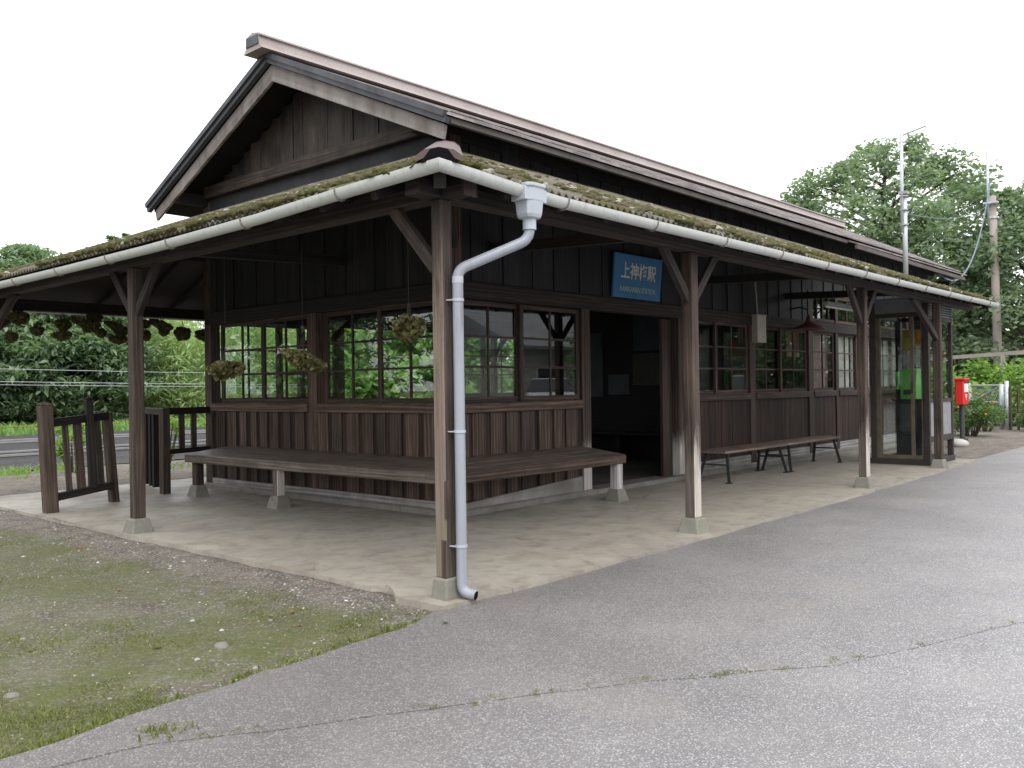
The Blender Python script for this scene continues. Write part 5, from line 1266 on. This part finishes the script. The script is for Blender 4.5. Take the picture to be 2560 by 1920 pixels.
for k in range(3):
    V = []; n = 9
    for i in range(n):
        t = i/(n-1); wd = .016*math.sin(PI*min(1, t*.92+.06))**.8*(1+.15*math.sin(t*17+k)); zz = .012*(t-.5)**2*4*(.5+k*.4)
        V += [(t*.055-.027, -wd, zz+.006), (t*.055-.027, 0, zz), (t*.055-.027, wd, zz+.008)]
    F = []
    for i in range(n-1):
        for j in range(2): F.append((i*3+j, i*3+j+1, i*3+j+4, i*3+j+3))
    me = bpy.data.meshes.new('fallen_leaf'); me.from_pydata(V, [], F); lm.append(me)
LC = [plain('leaf_orange', (.26, .11, .04), .7, .3), plain('leaf_brown', (.20, .11, .06), .7, .3), plain('leaf_yellow_green', (.30, .31, .14), .7, .3), plain('leaf_pale', (.34, .29, .2), .7, .3)]
for k, p in enumerate(spots):
    me = lm[k % 3].copy(); me.materials.append(LC[k % 4]); o = bpy.data.objects.new('fallen_leaf', me); COL.objects.link(o)
    o.location = (p[0], p[1], p[2]+.004); o.rotation_euler = (random.uniform(-.3, .3), random.uniform(-.3, .3), random.uniform(0, 6.3)); s = random.uniform(.55, 1.15); o.scale = (s, s, s)
    tag(o, ['fallen orange leaf on the mossy dirt', 'fallen brown leaf on the mossy dirt', 'fallen yellow-green leaf on the mossy dirt', 'fallen pale dry leaf on the mossy dirt'][k % 4], 'leaf', 'fallen leaves on the dirt')
shrub('roof_weed', (.75, 5.55, 2.60), (.16, .18, .14), 260, .05, 'leaf_broad', 'small green fern growing on the mossy roof below the gable end', 'weed', None, nc=6, seed=91, aspect=.4)

for k, (x, y, h) in enumerate(((-3, 25, 7.5), (-8, 21, 7.0), (-13, 24, 8.0), (-18, 19, 7.5), (-24, 22, 8.0))):
    tree('evergreen_tree', (x, y, 0), h, 3.4, .3, 60, 190, .34, 'leaf_cedar', ['dark evergreen mirrored in the side windows, nearest the wicket railing', 'second dark evergreen mirrored in the side windows', 'tall dark evergreen in the middle of the mirrored row', 'fourth dark evergreen of the mirrored row along the track', 'last dark evergreen of the mirrored row, farthest up the line'][k], 'evergreens up the line beyond the picture edge', r_cl=1.35, upb=.9, seed=140+k, droop=.35, aspect=.42, flat=.5)
# ------------------------------------------------------------------ across the road (seen as reflections in the windows)
T = empty('house', (36, -22, 0), 'pale two-storey house with grey roof across the road, reflected in the windows', 'house')
hx0, hx1, hy0, hy1 = 28, 46, -28, -20
m = MB(); m.box((hx0, hy0, -.2), (hx1, hy1, 3.2)); m.build('wall', plain('house_wall', (.70, .68, .66), .8, .3), T)
m = MB(); m.prism([(hx0-.7, hy1+.7, 3.1), (hx0-.7, (hy0+hy1)/2, 5.4), (hx0-.7, hy0-.7, 3.1), (hx0-.7, hy0-.7, 2.95), (hx0-.7, hy1+.7, 2.95)], (hx1-hx0+1.4, 0, 0)); m.build('roof', plain('grey_tiles', (.30, .31, .33), .6, .4, 0, (.2, .2, .22), .5, 2), T)
for k in range(5):
    x = hx0+1.5+k*3.4; m = MB(); m.box((x, hy1, .9), (x+1.7, hy1+.06, 2.2)); f_ = m.build('window', M['white'], T)
    m = MB(); m.box((x+.08, hy1+.06, .98), (x+1.62, hy1+.065, 2.12)); m.build('pane', M['grey_dark'], f_)
def car(loc, rot, label):
    T = empty('parked_car', (0, 0, 0), label, 'car', 'cars parked across the forecourt')
    prof = [(-2.0, .32), (-2.05, .62), (-1.95, .88), (-1.2, .95), (1.0, .95), (1.75, .86), (2.05, .66), (2.05, .32)]
    m = MB(); m.loft([[(x, y*.84*(1 if z < .9 else .97), z) for x, z in prof] for y in (-1, -.96, .96, 1)]); m.build('body', plain('white_car_paint%d' % int(loc[0]), (.74, .75, .77), .25, .6), T, bevel=.05, seg=2)
    cab = [(-1.75, .93), (-1.2, 1.40), (.25, 1.44), (1.05, .93)]
    m = MB(); m.loft([[(x, y*(.80 if z < 1 else .66), z) for x, z in cab] for y in (-1, 1)]); cb = m.build('cabin', M['grey_dark'], T, bevel=.04)
    m = MB(); m.loft([[(x, y*.64, z) for x, z in ((-1.2, 1.405), (.25, 1.445), (.2, 1.47), (-1.15, 1.44))] for y in (-1, 1)]); m.build('roof_panel', bpy.data.materials['white_car_paint%d' % int(loc[0])], cb)
    for x in (-1.25, 1.25):
        for y in (-.76, .76):
            m = MB(); m.tube([(x, y-.09, .31), (x, y+.09, .31)], .31, 20); wh = m.build('wheel', M['black'], T); m = MB(); m.tube([(x, y-.095, .31), (x, y+.095, .31)], .19, 16); m.build('rim', M['grey_light'], wh)
    for y in (-.6, .6): m = MB(); m.box((1.98, y-.16, .62), (2.06, y+.16, .76)); m.build('headlight', M['glass'], T)
    T.location = (loc[0], loc[1], -.02); T.rotation_euler = (0, 0, rot)
car((22.5, -13.5, 0), 2.4, 'white parked car reflected in the window left of the entrance')
car((27.5, -8.5, 0), 2.8, 'white parked car reflected in the office windows near the phone booth')
for k, (x, y) in enumerate(((30, -14), (34.5, -13.5), (39.5, -13), (44.5, -12), (50, -11))):
    tree('roadside_tree', (x, y, 0), 7.0+.5*(k % 2), 3.2, .3, 55, 170, .36, 'leaf_cedar', 'dark roadside tree mirrored in the office windows, number %d along the road' % (k+1) if False else ['dark roadside tree nearest the forecourt, mirrored in the office windows', 'second dark roadside tree, behind the parked cars', 'middle tree of the dark roadside row', 'fourth tree of the dark roadside row from the forecourt', 'last tree of the dark roadside row, farthest down the road'][k], 'dark trees along the road', r_cl=1.3, seed=120+k)
gt = 'garden trees across the road'
for k, (x, y, h, lab) in enumerate(((24, -24, 6, 'garden tree beside the house across the road'), (49, -22, 7, 'garden tree at the far end of the house across the road'), (-6, -24, 7, 'garden tree across the road behind the photographer'))):
    tree('garden_tree', (x, y, 0), h, 2.6, 1.0, 34, 110, .36, 'leaf_broad', lab, gt, r_cl=1.2, seed=80+k)
